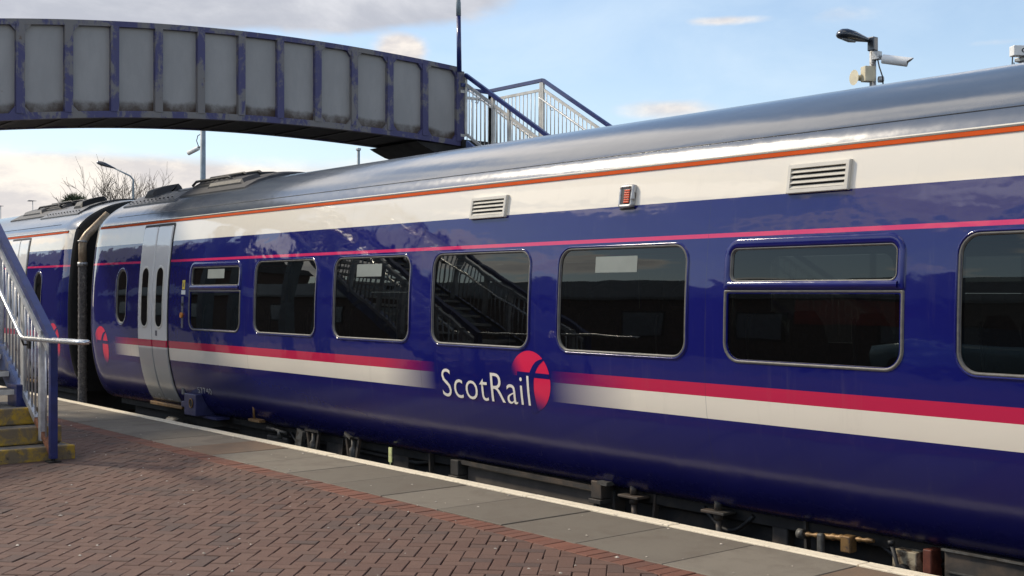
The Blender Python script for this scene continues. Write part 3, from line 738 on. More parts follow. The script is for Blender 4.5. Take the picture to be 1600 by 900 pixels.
for (u, v) in ((990, 773), (1122, 797)):
    a = at(u, v, YU); m_ = MB(); m_.tube([(a.x, YU, a.z+.08), (a.x, YU, a.z)], .03, 10).box(a.x-.11, a.x+.11, YU-.07, YU+.07, a.z-.02, a.z, .004).tube([(a.x, YU, a.z-.02), (a.x, YU, a.z-.07)], .035, 10).tube([(a.x, YU, a.z-.07), (a.x+.02, YU, a.z-.26)], .022, 8)
    m_.build('rubber_mount', M['grey_equipment'], car)
# suspension brackets, damper
for (u, v) in ((552, 697), (490, 687)):
    a = at(u, v, YU); m_ = MB()
    m_.bar((a.x-.13, YU, a.z+.10), (a.x-.06, YU, a.z-.20), .035, .03, up=(0,1,0)).bar((a.x+.13, YU, a.z+.10), (a.x+.05, YU, a.z-.20), .035, .03, up=(0,1,0)).box(a.x-.15, a.x+.15, YU-.03, YU+.03, a.z+.09, a.z+.12).box(a.x-.07, a.x+.07, YU-.03, YU+.03, a.z-.22, a.z-.19)
    h_ = m_.build('hanger', M['grey_equipment'], car)
    MB().tube([(a.x, YU, a.z+.08), (a.x, YU, a.z+.0), (a.x, YU, a.z-.03), (a.x, YU, a.z-.10), (a.x, YU, a.z-.16)], [.02, .022, .045, .04, .02], 12).build('spring', M['cast'], h_)
a = at(472, 688, YU); MB().bar((a.x+.03, YU-.02, a.z+.12), (a.x-.04, YU-.02, a.z-.13), .05, .13, up=(1,0,0)).build('damper', M['cast'], car)
a = at(545, 681, YU-.05); MB().bar((a.x-.05, YU-.05, a.z+.03), (a.x+.06, YU-.05, a.z-.02), .05, .03).build('fuel_cap', M['cast'], car)
a = at(440, 674, YU+.05); MB().tube([(a.x-.25, YU, a.z+.03), (a.x+.2, YU, a.z)], .02, 8).tube([(a.x+.05, YU, a.z+.02), (a.x+.05, YU, a.z-.08)], .028, 8).build('brake_pipe', M['cast'], car)
a = at(437, 690, YU+.1); MB().box(a.x-.33, a.x+.2, YU+.1, YU+.5, a.z-.3, a.z+.06, .02).build('equipment_box', M['grey_equipment'], car)
a = at(590, 700, YU+.1); MB().box(a.x-1.05, a.x-.65, YU+.1, YU+.5, a.z-.3, a.z+.1, .02).build('equipment_box', M['grey_equipment'], car)
a0, a1 = at(610, 699, YU-.05), at(610, 722, YU-.05); MB().box(a0.x-.028, a0.x+.028, YU-.055, YU-.045, a1.z, a0.z).tube([(a0.x, YU-.05, a1.z), (a0.x, YU-.05, a1.z-.06)], .006, 6).build('yellow_tag', M['yellow_tag'], car)
# pipework and taps on the right
a = at(1250, 834, YU); b = at(1365, 845, YU)
pm = MB(); N_ = 26; pm.tube([(a.x+(b.x-a.x)*k/N_, YU, a.z+(b.z-a.z)*k/N_) for k in range(N_+1)], [.013 + (.007 if k % 3 == 0 else 0) + (.006 if 9 < k < 16 else 0) for k in range(N_+1)], 10)
pp = pm.build('air_pipe', M['brass'], car)
q = at(1330, 850, YU); MB().box(q.x-.045, q.x+.03, YU-.06, YU+.02, q.z-.05, q.z+.06, .008).build('valve', M['brass'], pp)
q = at(1287, 846, YU); MB().box(q.x-.025, q.x+.022, YU-.05, YU-.01, q.z-.07, q.z+.06, .012).build('valve_handle', M['cast'], pp)
q = at(1253, 834, YU); MB().tube([(q.x-.03, YU, q.z), (q.x+.02, YU, q.z)], .034, 12).build('pipe_elbow', M['cast'], pp)
q = at(1335, 826, YU+.1); MB().box(q.x-.38, q.x+.1, YU+.1, YU+.15, q.z-.06, q.z+.08, .006).build('equipment_box', M['grey_equipment'], car)
q = at(1415, 875, YU); cb = MB().box(q.x-.085, q.x+.085, YU-.02, YU+.2, q.z-.12, q.z+.06, .006).build('control_box', M['cream_dirty'], car)
MB().tube([(q.x-.07, YU-.05, q.z+.10), (q.x-.02, YU-.06, q.z-.03), (q.x, YU-.05, q.z-.08)], [.016, .012, .03], 10).tube([(q.x-.075, YU-.05, q.z+.12), (q.x-.068, YU-.05, q.z+.09)], .022, 10).tube([(q.x, YU-.07, q.z-.07), (q.x, YU-.02, q.z-.07)], .05, 14).build('lever', M['black'], cb)
q = at(1452, 880, YU); MB().box(q.x-.03, q.x+.03, YU-.03, YU+.1, q.z-.11, q.z+.09, .008).build('red_valve', simple('red_brown_casting', (.13, .035, .02), .6, 0, .4, 15), car)
q0, q1 = at(1475, 858, YU-.04), at(1600, 882, YU-.04)
MB().box(q0.x, q0.x+1.9, YU-.04, YU+.5, q0.z-.5, q0.z, .008).build('equipment_box', M['grey_equipment'], car)
MB().box(q0.x-.01, q0.x+1.9, YU-.062, YU-.042, q0.z-.006, q0.z+.006).box(q0.x+.02, q0.x+1.9, YU-.056, YU-.046, q0.z-.135, q0.z-.125).build('equipment_rail', M['cast'], car)
# hoses, cable runs and small fittings along the skirt
ru = random.Random(4)
for k in range(20):
    X = -12.3 + k*.52 + ru.uniform(-.15, .15); Y_ = ru.uniform(6.78, 6.95); z_ = ru.uniform(-.02, .06)
    if k % 3 == 0:
        L_ = ru.uniform(.35, .8); sg = ru.uniform(.10, .22)
        MB().tube([(X + L_*q/8, Y_, z_ - sg*math.sin(math.pi*q/8)) for q in range(9)], .016, 8).build('hose', M['black'], car)
    elif k % 3 == 1:
        h_ = ru.uniform(.10, .25); bx_ = MB().box(X, X+ru.uniform(.12, .3), Y_, Y_+.2, z_-h_-.06, z_, .012).build('junction_box', M['grey_equipment'], car)
        MB().tube([(X+.03, Y_-.01, z_-.03), (X+.03, Y_+.01, z_-.03)], .012, 8).build('bolt', M['cast'], bx_)
    else:
        MB().bar((X, Y_, z_+.04), (X+ru.uniform(-.05, .05), Y_, z_-.24), .05, .02).bar((X-.06, Y_, z_-.22), (X+.10, Y_, z_-.22), .05, .02).build('hanger', M['grey_equipment'], car)
MB().tube([(-12.5, 6.86, -.05), (-9.9, 6.86, -.07), (-9.6, 6.86, -.02), (-5.2, 6.86, -.02)], .02, 8).build('air_pipe', M['dark_steel'], car)
# blue step bracket near the left door
a0, a1 = at(290, 614, 6.52), at(308, 648, 6.52)
bb = MB().box(a0.x, a1.x, 6.50, 6.78, a1.z-.02, a0.z, .008).box(a0.x-.23, a0.x, 6.56, 6.80, a1.z+.06, a0.z-.12, .006).box(a0.x-.05, a1.x+.35, 6.62, 6.80, a1.z-.05, a1.z-.02)
bk = bb.build('jacking_bracket', simple('dark_bracket_blue', (.03, .033, .10), .4, 0, .2, 9), car)
q = at(298, 630, 6.49); MB().tube([(q.x, 6.494, q.z), (q.x, 6.51, q.z)], .05, 18).build('jacking_eye', M['black'], bk)
ring_ = [(q.x+.05*math.cos(k*math.pi/10), 6.492, q.z+.055*math.sin(k*math.pi/10)) for k in range(21)]
MB().tube(ring_, .008, 6, cap=False).build('eye_rim', M['brass'], bk)
q = at(396, 655, 6.62); MB().tube([(q.x, 6.62, q.z+.25), (q.x+.02, 6.62, q.z)], .015, 8).box(q.x-.05, q.x+.22, 6.58, 6.66, q.z-.02, q.z+.01).build('pipe_clip', M['brass'], car)
for xb in (3.6, CAR_L-3.6):
    X = CAR_X + xb
    bo = MB().box(X-1.7, X+1.7, YC-1.12, YC-.96, -.52, -.28, .03).box(X-1.7, X+1.7, YC+.96, YC+1.12, -.52, -.28, .03).box(X-.25, X+.25, YC-1.12, YC+1.12, -.5, -.1, .03).build('bogie', M['dark_steel'], car)
    for dx_ in (-1.3, 1.3):
        for sy in (-1, 1):
            y_ = YC + sy*.75
            MB().tube([(X+dx_, y_-.065, -.48), (X+dx_, y_+.065, -.48)], .42, 32).build('wheel', M['rust'], bo)
            MB().box(X+dx_-.16, X+dx_+.16, YC+sy*.95-.0, YC+sy*1.2, -.62, -.34, .03).build('axle_box', M['dark_steel'], bo)
q = at(272, 662, 6.75); MB().tube([(q.x-.1, 6.75, q.z), (q.x+.25, 6.75, q.z)], .10, 14).build('air_tank', M['cast'], car)

# roof pod at each end: raised plate, dark grille hump, small box
def rooftop(xa, dirn):
    def P_(d, y, z): return (CAR_X + xa + dirn*d, SIDE + y, z)
    def rz(y): return float(np.interp(y, po[58:], pz[58:]))
    ys = [.34, .45, .6, .8, 1.0, 1.35, 1.7, 1.9, 2.1, 2.25, 2.36]
    rzz = lambda y: rz(y if y <= 1.35 else 2.7-y)
    def slab(d0, d1, y0, y1, h, name, mat, par, taper=.0):
        yy = [y0 + (y1-y0)*k/10 for k in range(11)]
        rg = []
        for d, hh in ((d0, 0), (d0+taper, h), (d1-taper, h), (d1, 0)):
            rg.append([P_(d, y, rzz(y) + hh*(1 if 0 < k < 10 else .6)) for k, y in enumerate(yy)])
        m_ = MB(); m_.loft(rg, closed=False, smooth=False)
        m_.add([q for r_ in rg for q in (r_[0],)], [(0,1,2,3)]); m_.add([r_[-1] for r_ in rg], [(0,1,2,3)])
        return m_.build(name, mat, par)
    pl_ = slab(.25, 2.1, .36, 2.34, .035, 'roof_plate', M['roof_plate'], car, .02)
    bl = MB()
    for k in range(12):
        for y in (.42,): bl.tube([P_(.35+k*.14, y, rzz(y)+.03), P_(.35+k*.14, y-.005, rzz(y)+.046)], .012, 6)
    bl.build('bolt_row', M['black'], pl_)
    slab(1.60, 4.05, .44, 2.26, .035, 'grille_base', M['roof_part'], car, .03)
    gr = slab(1.95, 3.2, .66, 2.04, .10, 'roof_grille', M['black'], car, .10)
    sl_ = MB()
    for k in range(8):
        d = 2.08 + k*.14; sl_.tube([P_(d, y, rzz(y)+.11) for y in (.68, .8, 1.0, 1.35, 1.7, 1.9, 2.02)], .014, 6)
    for y in (.68, .9, 1.12): sl_.tube([P_(1.98, y, rzz(y)+.07), P_(2.1, y, rzz(y)+.12), P_(3.1, y, rzz(y)+.12), P_(3.22, y, rzz(y)+.07)], .018, 6)
    sl_.build('grille_bars', M['black'], gr)
    slab(2.65, 3.75, .56, .84, .085, 'silencer_cover', M['roof_part'], car, .09)
    slab(3.3, 3.95, .9, 1.8, .06, 'vent_cover', M['roof_part'], car, .12)
    slab(.58, 1.0, .54, .98, .12, 'aerial_base', M['black'], car, .08)
    hs = MB(); hs.tube([P_(1.1, .75, rzz(.75)+.03), P_(1.2, .8, rzz(.8)+.11), P_(1.3, .75, rzz(.75)+.03)], .014, 6); hs.build('lifting_loop', M['black'], car)
rooftop(0, 1); rooftop(CAR_L, -1)

car2 = copy_tree(car); car2.location.x = -19.19 - CX
car2['label'] = 'far dark blue coach beyond the black gangway, at the left edge'
MIRROR = car2

# passenger seated by the fifth window
def skin_body(name, verts, edges, radii, root, mat, parent, loc):
    me = bpy.data.meshes.new(name); me.from_pydata(verts, edges, []); o = bpy.data.objects.new(name, me); sc.collection.objects.link(o)
    md = o.modifiers.new('s', 'SKIN'); md.use_smooth_shade = True
    for i, r_ in enumerate(radii): me.skin_vertices[0].data[i].radius = (r_, r_) if not isinstance(r_, tuple) else r_
    me.skin_vertices[0].data[root].use_root = True
    ms = o.modifiers.new('u', 'SUBSURF'); ms.levels = 2; ms.render_levels = 2
    bpy.context.view_layer.update()
    nm = bpy.data.meshes.new_from_object(o.evaluated_get(dgn())); bpy.data.objects.remove(o)
    nm.materials.append(mat); nm.name = name
    q = bpy.data.objects.new(name, nm); sc.collection.objects.link(q)
    if parent: q.parent = parent
    else: q.location = loc
    return q
M['skin'] = simple('skin', (.50, .27, .19), .5, 0, .08, 12); M['hair'] = simple('dark_hair', (.03, .018, .012), .6, 0, .4, 40); M['coat'] = simple('dark_coat_cloth', (.02, .022, .03), .9, 0, .3, 30)
def person(loc, face):
    # local +x = forward
    V = [(0,0,0),(0,0,.22),(.0,0,.42),(.0,0,.50),(.01,0,.57),(.02,0,.68),(.02,0,.76), (.12,.09,-.0),(.42,.10,.02),(.45,.10,-.40),(.57,.10,-.43), (.12,-.09,0),(.42,-.10,.02),(.45,-.10,-.40),(.57,-.10,-.43),
         (0,.17,.42),(.04,.22,.17),(.26,.15,.10),(.33,.12,.10),(0,-.17,.42),(.04,-.22,.17),(.26,-.15,.10),(.33,-.12,.10)]
    E = [(0,1),(1,2),(2,3),(3,4),(4,5),(5,6),(0,7),(7,8),(8,9),(9,10),(0,11),(11,12),(12,13),(13,14),(2,15),(15,16),(16,17),(17,18),(2,19),(19,20),(20,21),(21,22)]
    Rr = [.13,.125,.12,.06,.055,.095,.075,.09,.07,.05,.045,.09,.07,.05,.045,.065,.05,.038,.035,.065,.05,.038,.035]
    b = skin_body('person', V, E, Rr, 0, M['skin'], None, loc); b.rotation_euler = (0, 0, face)
    tag(b, 'seated passenger in dark clothes, face at the right edge of the fifth train window', 'person')
    off0 = Vector(loc)
    # clothes: a slightly larger continuous skin over torso, arms, legs
    idx = [0,1,2,7,8,9,11,12,13,15,16,17,19,20,21]; mp = {v: i for i, v in enumerate(idx)}
    skin_body('coat', [V[i] for i in idx], [(mp[a], mp[c_]) for a, c_ in E if a in mp and c_ in mp], [Rr[i]*1.12+.012 for i in idx], 0, M['coat'], b, None)
    h = MB(); rg = []
    for k in range(9):
        a = k/8*math.pi*.62; rr_ = .122*math.sin(a)+.004
        rg.append([(-.006-.012*k/8 + rr_*math.cos(q_)*(1.0 if math.cos(q_) < 0 else .72), rr_*.92*math.sin(q_), .715+.125*math.cos(a)) for q_ in [2*math.pi*j/18 for j in range(18)]])
    h.loft(rg, caps=True); ho = h.build('hair', M['hair']); ho.parent = b
    e = MB()
    for s_ in (-1, 1):
        e.tube([(.100, .032*s_, .705), (.112, .032*s_, .705)], .011, 8)
    eo = e.build('eyes', M['black']); eo.parent = b
    nz_ = MB().loft([[(.105, -.006, .70), (.105, .006, .70), (.112, 0, .70)], [(.105, -.014, .665), (.105, .014, .665), (.134, 0, .668)], [(.10, -.01, .655), (.10, .01, .655), (.11, 0, .655)]], caps=True)
    no = nz_.build('nose', M['skin']); no.parent = b
    return b
pp_ = at(1083, 520, 7.10)
person((pp_.x, 6.98, .86), math.pi*.97)

# ------------------------------------------------------------------ footbridge
TB = 18.1; BW = 1.6; PA = 10.3
ztop = lambda P: EYE + 4.285 - .0140*(P-PA)**2 if P < PA else EYE + 4.285 - .0095*(P-PA)**2
zbot = lambda P: ztop(P) - 1.475
m_, t = new_mat('worn_blue_girder_paint'); ob = t.obj()
n1 = t.noise(ob, 1.7, 10, .72, .6); n2 = t.noise(t.scale(ob, (1, 1, .35)), 4.5, 8, .7, .5)
c = t.mix(t.ramp(t.m('ADD', t.m('MULTIPLY', n1, .6), t.m('MULTIPLY', n2, .4)), .475, .545), (.058, .056, .145), (.170, .160, .158))
c = t.mix(t.ramp(t.noise(ob, 9, 8, .7), .60, .72), c, (.10, .07, .05))
principled(t, Base_Color=c, Roughness=.65, Normal=t.bump(t.noise(ob, 30, 6), .003)); M['girder'] = m_
m_, t = new_mat('dull_grey_panel_paint'); ob = t.obj()
c = t.mix(t.ramp(t.noise(t.scale(ob, (1, 1, .4)), 2.5, 8, .65), .35, .7), (.285, .28, .275), (.33, .322, .315))
c = t.mix(t.ramp(t.noise(ob, 6, 9, .75, .5), .66, .74), c, (.16, .12, .09))
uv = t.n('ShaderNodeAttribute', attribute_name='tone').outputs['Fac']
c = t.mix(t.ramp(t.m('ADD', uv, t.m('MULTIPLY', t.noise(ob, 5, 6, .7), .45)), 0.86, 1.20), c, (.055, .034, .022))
principled(t, Base_Color=c, Roughness=.7); M['panel'] = m_
M['soffit'] = simple('sooty_deck_steel', (.018, .017, .016), .85, 0, .4, 4)
br = thing('footbridge', (-TB-.8, 9, zbot(9)), 'arched footbridge of grey plate panels and worn blue ribs crossing over the tracks', 'footbridge')
bounds = []
P_ = 13.50; wlist = [.80, .765, .745, .73, .72, .71, .71, .705, .70, .70, .70, .70, .70, .70, .70]
bounds = [P_]
for w_ in wlist:
    if P_ - w_ < 3.2: break
    P_ -= w_; bounds.append(P_)
P0 = bounds[-1]; nP = len(bounds)
for side, X in ((0, -TB), (1, -TB-BW)):
    s_ = 1 if side == 0 else -1        # outward x direction
    xf = X                              # outer face of the frame
    # web panels
    for i in range(nP-1):
        b1, b0 = bounds[i], bounds[i+1]; ins = .055
        n_x, n_z = 3, 8; V, F, T = [], [], []
        for k in range(n_z+1):
            for j in range(n_x+1):
                y = b0+.02 + (b1-b0-.04)*j/n_x; z = zbot(y)+.05 + (ztop(y)-zbot(y)-.1)*k/n_z
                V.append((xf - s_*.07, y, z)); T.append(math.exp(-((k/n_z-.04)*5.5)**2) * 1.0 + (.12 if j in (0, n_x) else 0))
        for k in range(n_z):
            for j in range(n_x): F.append((k*(n_x+1)+j, k*(n_x+1)+j+1, (k+1)*(n_x+1)+j+1, (k+1)*(n_x+1)+j))
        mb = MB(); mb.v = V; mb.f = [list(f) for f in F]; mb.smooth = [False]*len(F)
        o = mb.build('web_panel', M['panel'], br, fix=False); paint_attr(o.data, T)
        # thickness
        for v in list(range(0)): pass
    MB().loft([[(xf-s_*.085, P0+(13.5-P0)*k/30, f_(P0+(13.5-P0)*k/30)) for f_ in (lambda y: zbot(y)+.03, lambda y: ztop(y)-.03)] for k in range(31)], closed=False, smooth=False).build('web_back', M['soffit'], br)
    # chords
    for nm_, fn_, h0, h1, dd in (('top_chord', ztop, -.085, .0, .10), ('bottom_chord', zbot, .0, .10, .12)):
        rg = []
        for k in range(41):
            y = P0-.05 + (13.56-P0)*k/40; z = fn_(y)
            rg.append([(xf, y, z+h0), (xf, y, z+h1), (xf-s_*dd, y, z+h1), (xf-s_*dd, y, z+h0)])
        MB().loft(rg, caps=True, smooth=False).build(nm_, M['girder'], br)
    # stiffeners with gussets
    for i, b in enumerate(bounds):
        z0, z1 = zbot(b)+.10, ztop(b)-.085; hw = .062 if 0 < i < nP-1 else .085
        sm = MB().box(xf-.075 if s_ > 0 else xf-.012, xf+.012 if s_ > 0 else xf+.075, b-hw, b+hw, z0-.012, z1+.012)
        gl, gr_ = False, False
        if i <= 3: gl = True
        if i <= 4 and i > 0: gr_ = True
        j = nP-1-i
        if j <= 4: gr_ = True
        if j <= 3: gl = True
        if i == 0: gr_ = False
        if j == 0: gl = False
        for sd, on in ((-1, gl), (1, gr_)):
            if not on: continue
            ce = .105
            for zc, dzz in ((z0, 1), (z1, -1)):
                y_ = b + sd*hw; slope_ = (ztop(b+sd*.1)-ztop(b))
                tri = [(y_-sd*.004, zc-dzz*.02), (y_+sd*ce, zc-dzz*.02+slope_), (y_-sd*.004, zc+dzz*ce)]
                sm.prism(tri, lambda a, c_, d: (d, a, c_), xf-s_*.07, xf-s_*.004)
        sm.build('stiffener', M['girder'], br)
# deck and cross beams
rg = []
for k in range(31):
    y = P0 + (13.5-P0)*k/30; z = zbot(y)
    rg.append([(-TB-.1, y, z+.02), (-TB-.1, y, z+.12), (-TB-BW+.1, y, z+.12), (-TB-BW+.1, y, z+.02)])
MB().loft(rg, caps=True, smooth=False).build('deck', M['soffit'], br)
for b in bounds[1:-1]: MB().box(-TB-BW+.11, -TB-.11, b-.04, b+.04, zbot(b)-.0, zbot(b)+.03).build('cross_beam', M['dark_steel'], br)
# pier head and columns at the far end, columns at the near end
ph = MB(); zb = zbot(13.0)
ph.prism([(12.55, zb-.01), (14.2, zb-.01), (14.2, zb-.22), (13.2, zb-.22), (12.9, zb-.16), (12.65, zb-.06)], lambda a, b, d: (d, a, b), -TB-BW-.06, -TB-.05)
ph.build('pier_head', M['soffit'], br)
for x_ in (-TB-.25, -TB-BW+.2):
    for y_ in (13.4, 15.3): MB().box(x_-.1, x_+.1, y_-.1, y_+.1, 0, (zb-.22) if y_ < 14 else zb-.15).build('pier_column', M['post_grey'], br)
for x_ in (-TB-.25, -TB-BW+.2):
    for y_ in (2.3, 3.9): MB().box(x_-.1, x_+.1, y_-.1, y_+.1, 0, zbot(P0)-.02).build('pier_column', M['post_grey'], br)

# mast at the far end of the bridge
a = at(716, 106, 13.3)
ms = thing('lighting_mast', (a.x-.05, 13.36, a.z-.06), 'slim blue mast with grey upper section at the right end of the footbridge', 'mast')
MB().tube([(a.x-.05, 13.36, a.z-.06), (a.x-.05, 13.345, a.z+.98)], [.047, .042], 14).build('pole', M['rail_blue'], ms)
MB().tube([(a.x-.05, 13.345, a.z+.98), (a.x-.05, 13.34, a.z+1.23), (a.x-.05, 13.34, a.z+1.25), (a.x-.05, 13.335, a.z+4.0)], [.046, .046, .040, .035], 14).build('upper_pole', M['post_grey'], ms)
a_ = a.z+4.0
MB().tube([(a.x-.05, 13.335, a_), (a.x+.3, 13.3, a_+.06)], .02, 8).tube([(a.x+.25, 13.3, a_+.05), (a.x+.8, 13.25, a_+.1)], [.06, .09], 10).build('lantern', M['lamp_black'], ms)

# ------------------------------------------------------------------ railings and stairs
def railing(parent, a, b, h_top=1.15, h_grey=.98, h_bot=.02, step=.115, post=None, handrail=None, inward=(0,1,0), top_mat='rail_blue', br_=.011, wide=.06, posts_at=None, grey='galv_light', low=None):
    """a, b: floor-line points; vertical balusters between two grey rails under a blue capping rail"""
    a, b = Vector(a), Vector(b); L = Vector((b.x-a.x, b.y-a.y, 0)).length; up = Vector((0,0,1))
    MB().bar(a+up*h_top, b+up*h_top, wide, .07).build('top_rail', M[top_mat], parent)
    g_ = MB(); g_.bar(a+up*h_grey, b+up*h_grey, .03, .055); g_.bar(a+up*h_bot, b+up*h_bot, .03, .05)
    n_ = max(1, int(L/step))
    for k in range(1, n_):
        p = a.lerp(b, k/n_); g_.tube([p+up*h_bot, p+up*h_grey], br_, 6)
    g_.build('balustrade', M[grey], parent)
    for q in (posts_at if posts_at is not None else (0, .5, 1)):
        p = a.lerp(b, q); MB().bar(p+up*(h_bot-.05), p+up*(h_top-.03), .06, .05, up=(0,1,0)).build('post', M[grey], parent)
    if handrail:
        iv = Vector(inward)*.09; m_ = MB(); m_.tube([a+up*handrail+iv, b+up*handrail+iv], .021, 10)
        for q in (.04, .35, .66, .96):
            p = a.lerp(b, q); m_.tube([p+up*(handrail-.09), p+iv*.6+up*(handrail-.1), p+iv+up*(handrail-.02)], .010, 6)
        m_.build('handrail', M['chrome'], parent)

# far staircase
ZD = zbot(13.5)+.12; SL = .585
fs = thing('metal_staircase', (-TB+2, 14.6, 0), 'far staircase with pale grey balustrades and blue top rails behind the train roof', 'staircase')
Pn, Pf = 13.62, 15.54
run = ZD/SL; zt = at(727, 117, Pn).z - ZD
railing(fs, (-TB, Pn, ZD+.02), (-TB+run, Pn, ZD+.02-run*SL), h_top=zt-.02, h_grey=zt-.19, h_bot=.10, handrail=.92, posts_at=(0, .11, .17, .31, .5, .75, 1), inward=(0,1,0))
zt2 = at(849, 125, Pf).z - ZD
railing(fs, (-TB+.0, Pf, ZD+.02), (-TB+run, Pf, ZD+.02-run*SL), h_top=zt2-.02, h_grey=zt2-.2, h_bot=.10, handrail=.96, posts_at=(0, .25, .5, .75, 1), inward=(0,-1,0))
railing(fs, (-TB-BW-.1, Pf, ZD), (-TB, Pf, ZD), h_top=zt2-.0, h_grey=zt2-.19, h_bot=.08, posts_at=(0, .97))
railing(fs, (-TB-BW-.1, Pn, ZD), (-TB-BW-.1, Pf, ZD), h_top=zt2-.03, h_grey=zt2-.2, h_bot=.08, posts_at=(0, .3, 1))
railing(fs, (-TB+.0, Pn-.12, ZD), (-TB+.0, Pn-.02, ZD), h_top=zt-.2, h_grey=zt-.32, h_bot=.08, posts_at=())
MB().box(-TB-BW-.12, -TB+.05, 13.52, Pf+.06, ZD-.14, ZD-.0).build('landing', M['dark_steel'], fs)
ns = int(ZD/.17)
for k in range(ns):
    x_ = -TB+.05 + k*.17/SL; z_ = ZD - (k+1)*.17
    MB().box(x_, x_+.30, Pn+.04, Pf-.04, z_-.035, z_).build('step', M['dark_steel'], fs)
for y_ in (Pn, Pf): MB().bar((-TB, y_, ZD-.12), (-TB+run, y_, -.1), .05, .24).build('stringer', M['blue_grey'], fs)

# near staircase
NP = 3.89; NI = 2.05; XB = -11.757
ns_ = thing('metal_staircase', (XB-.5, (NP+NI)/2, 0), 'near staircase at the left edge with yellow edged steps and blue railing', 'staircase')
m_, t = new_mat('worn_yellow_step_paint'); ob = t.obj()
c = t.mix(t.ramp(t.noise(ob, 5, 9, .72, .5), 0.36, .58), (.43, .27, .022), (.17, .13, .08))
c = t.mix(t.ramp(t.noise(ob, 14, 7, .7), .58, .70), c, (.05, .045, .035))
principled(t, Base_Color=c, Roughness=.8, Normal=t.bump(t.noise(ob, 50, 6), .004)); M['yellow_step'] = m_
RI, GO = .170, .27
tops = [.135]
for k in range(1, 25): tops.append(.135 + RI*k)
for k, z in enumerate(tops[:3]):
    xf = -11.89 - GO*k; pr_ = (4.15, 4.11, 3.97)[k]
    stp = MB().box(-13.3, xf-.05, NI-.1, pr_-.03, (tops[k-1] if k else -.02)-.001*0+.002, z-.004, .012).build('step', M['concrete'], ns_)
    MB().box(xf-.06, xf, NI-.1, pr_, (tops[k-1]+.003 if k else -.01), z, .014).box(-13.2, xf-.061, pr_-.029, pr_, (tops[k-1]+.003 if k else -.01), z-.006, .006).build('step_nosing', M['yellow_step'], stp)
M['tread'] = simple('grimy_tread_plate', (.10, .09, .08), .75, .1, .4, 8, dirt=(.22, .19, .15), dscale=6)
for k in range(3, 24):
    xf = -11.89 - GO*k; z = tops[k]
    stp = MB().box(xf-.30, xf, NI+.03, NP-.05, z-.04, z, .006).build('step', M['tread'], ns_)
    MB().box(xf-.012, xf+.006, NI+.03, NP-.05, z-.055, z-.003, .004).build('step_nosing', M['galv_light'], stp)
XT = -TB + .05
sl = .628
bz = lambda X: .06 + sl*(XB - X)
# stringers
for y_, nm_ in ((NP-.02, 0), (NI, 1)):
    xs0 = -12.72
    MB().bar((xs0, y_, bz(xs0)-.10), (XT, y_, bz(XT)-.10), .045, .24).build('stringer', M['blue_grey'], ns_)
    MB().box(xs0-.20, xs0+.10, y_-.06, y_+.05, tops[2]-.005, tops[2]+.22, .006).build('stringer_foot', M['rail_blue'], ns_)
for y_, side in ((NP, 1), (NI, -1)):
    A = Vector((XB, y_, 0)); up = Vector((0,0,1))
    tr_ = lambda X: 1.165 + .643*(XB - X)
    XE = XT
    # capping rail and end post
    MB().bar((XB+.02, y_, tr_(XB+.02)), (XE, y_, tr_(XE)), .075, .068).build('top_rail', M['rail_blue'], ns_)
    MB().box(XB-.032, XB+.032, y_-.034, y_+.034, .035, tr_(XB)-.01, .004).build('end_post', M['rail_blue'], ns_)
    MB().box(XB-.06, XB+.06, y_-.06, y_+.06, .0, .012).tube([(XB, y_, 0), (XB, y_, .04)], .02, 8).build('base_plate', M['dark_steel'], ns_)
    g_ = MB(); g0 = lambda X: tr_(X) - .155; b0 = lambda X: bz(X)
    Xr = -12.25
    g_.bar((XB-.03, y_, g0(XB-.03)), (XE, y_, g0(XE)), .045, .06); g_.bar((Xr, y_, b0(Xr)), (XE, y_, b0(XE)), .045, .06)
    n_ = int((XB-XE)/.105)
    for k in range(1, n_):
        X = XB - k*.105
        if k % 13 in (3,): continue
        g_.tube([(X, y_, b0(X)), (X, y_, g0(X))], .0105, 8)
    g_.build('balustrade', M['galv'], ns_)
    MB().bar((XB-.035, y_, b0(XB-.035)), (Xr, y_, b0(Xr)), .045, .055).build('rusty_rail', M['rust'], ns_)
    for k in range(3, n_, 13):
        X = XB - k*.105; MB().box(X-.035, X+.035, y_-.03, y_+.03, b0(X)-.08, g0(X)+.05, .004).build('post', M['galv'], ns_)
        X2 = X + .0
    for k in (8.5, 21.5, 34.5):
        X = XB - k*.105; MB().box(X-.045, X+.045, y_-.02, y_+.02, b0(X), g0(X)+.02, .004).build('post', M['galv_light'], ns_)
    # inner polished handrail ending in a level loop
    yi = y_ - side*.10; hr = lambda X: tr_(X) - .36
    XL = XB - .62; zl = 1.175 if side > 0 else 1.175
    pts = [(XE, yi, hr(XE)), (XL-.12, yi, zl+.07), (XL-.04, yi, zl+.02), (XL+.06, yi, zl)]
    hrp = [(XE, yi, zl+.643*(XL-XE)+.0), (XL-.08, yi, zl+.05), (XL-.02, yi, zl+.014), (XL+.05, yi, zl), (XB+.6, yi, zl+.005), (XB+.95, yi, zl+.01)]
    arc = [(XB+.95+.045*math.sin(q_), yi+side*.045*(1-math.cos(q_)), zl+.01-.0*q_) for q_ in [math.pi*k/8 for k in range(1, 9)]]
    m_ = MB(); m_.tube(hrp + arc + [(XB+.5, yi+side*.09, zl+.005), (XB+.0, yi+side*.09, zl)], .022, 12)
    m_.build('handrail', M['chrome'], ns_)
    bm_ = MB()
    for X in (XL-.05, XL-1.4, XL-2.8, XL-4.2):
        zh = zl+.643*max(0, XL-X); bm_.tube([(X, y_, zh-.10), (X, yi+side*.03, zh-.10), (X, yi, zh-.02)], .010, 8).box(X-.03, X+.03, y_-.03, y_+.03, zh-.14, zh-.06)
    bm_.build('rail_bracket', M['dark_steel'], ns_)
zl_ = tops[23]
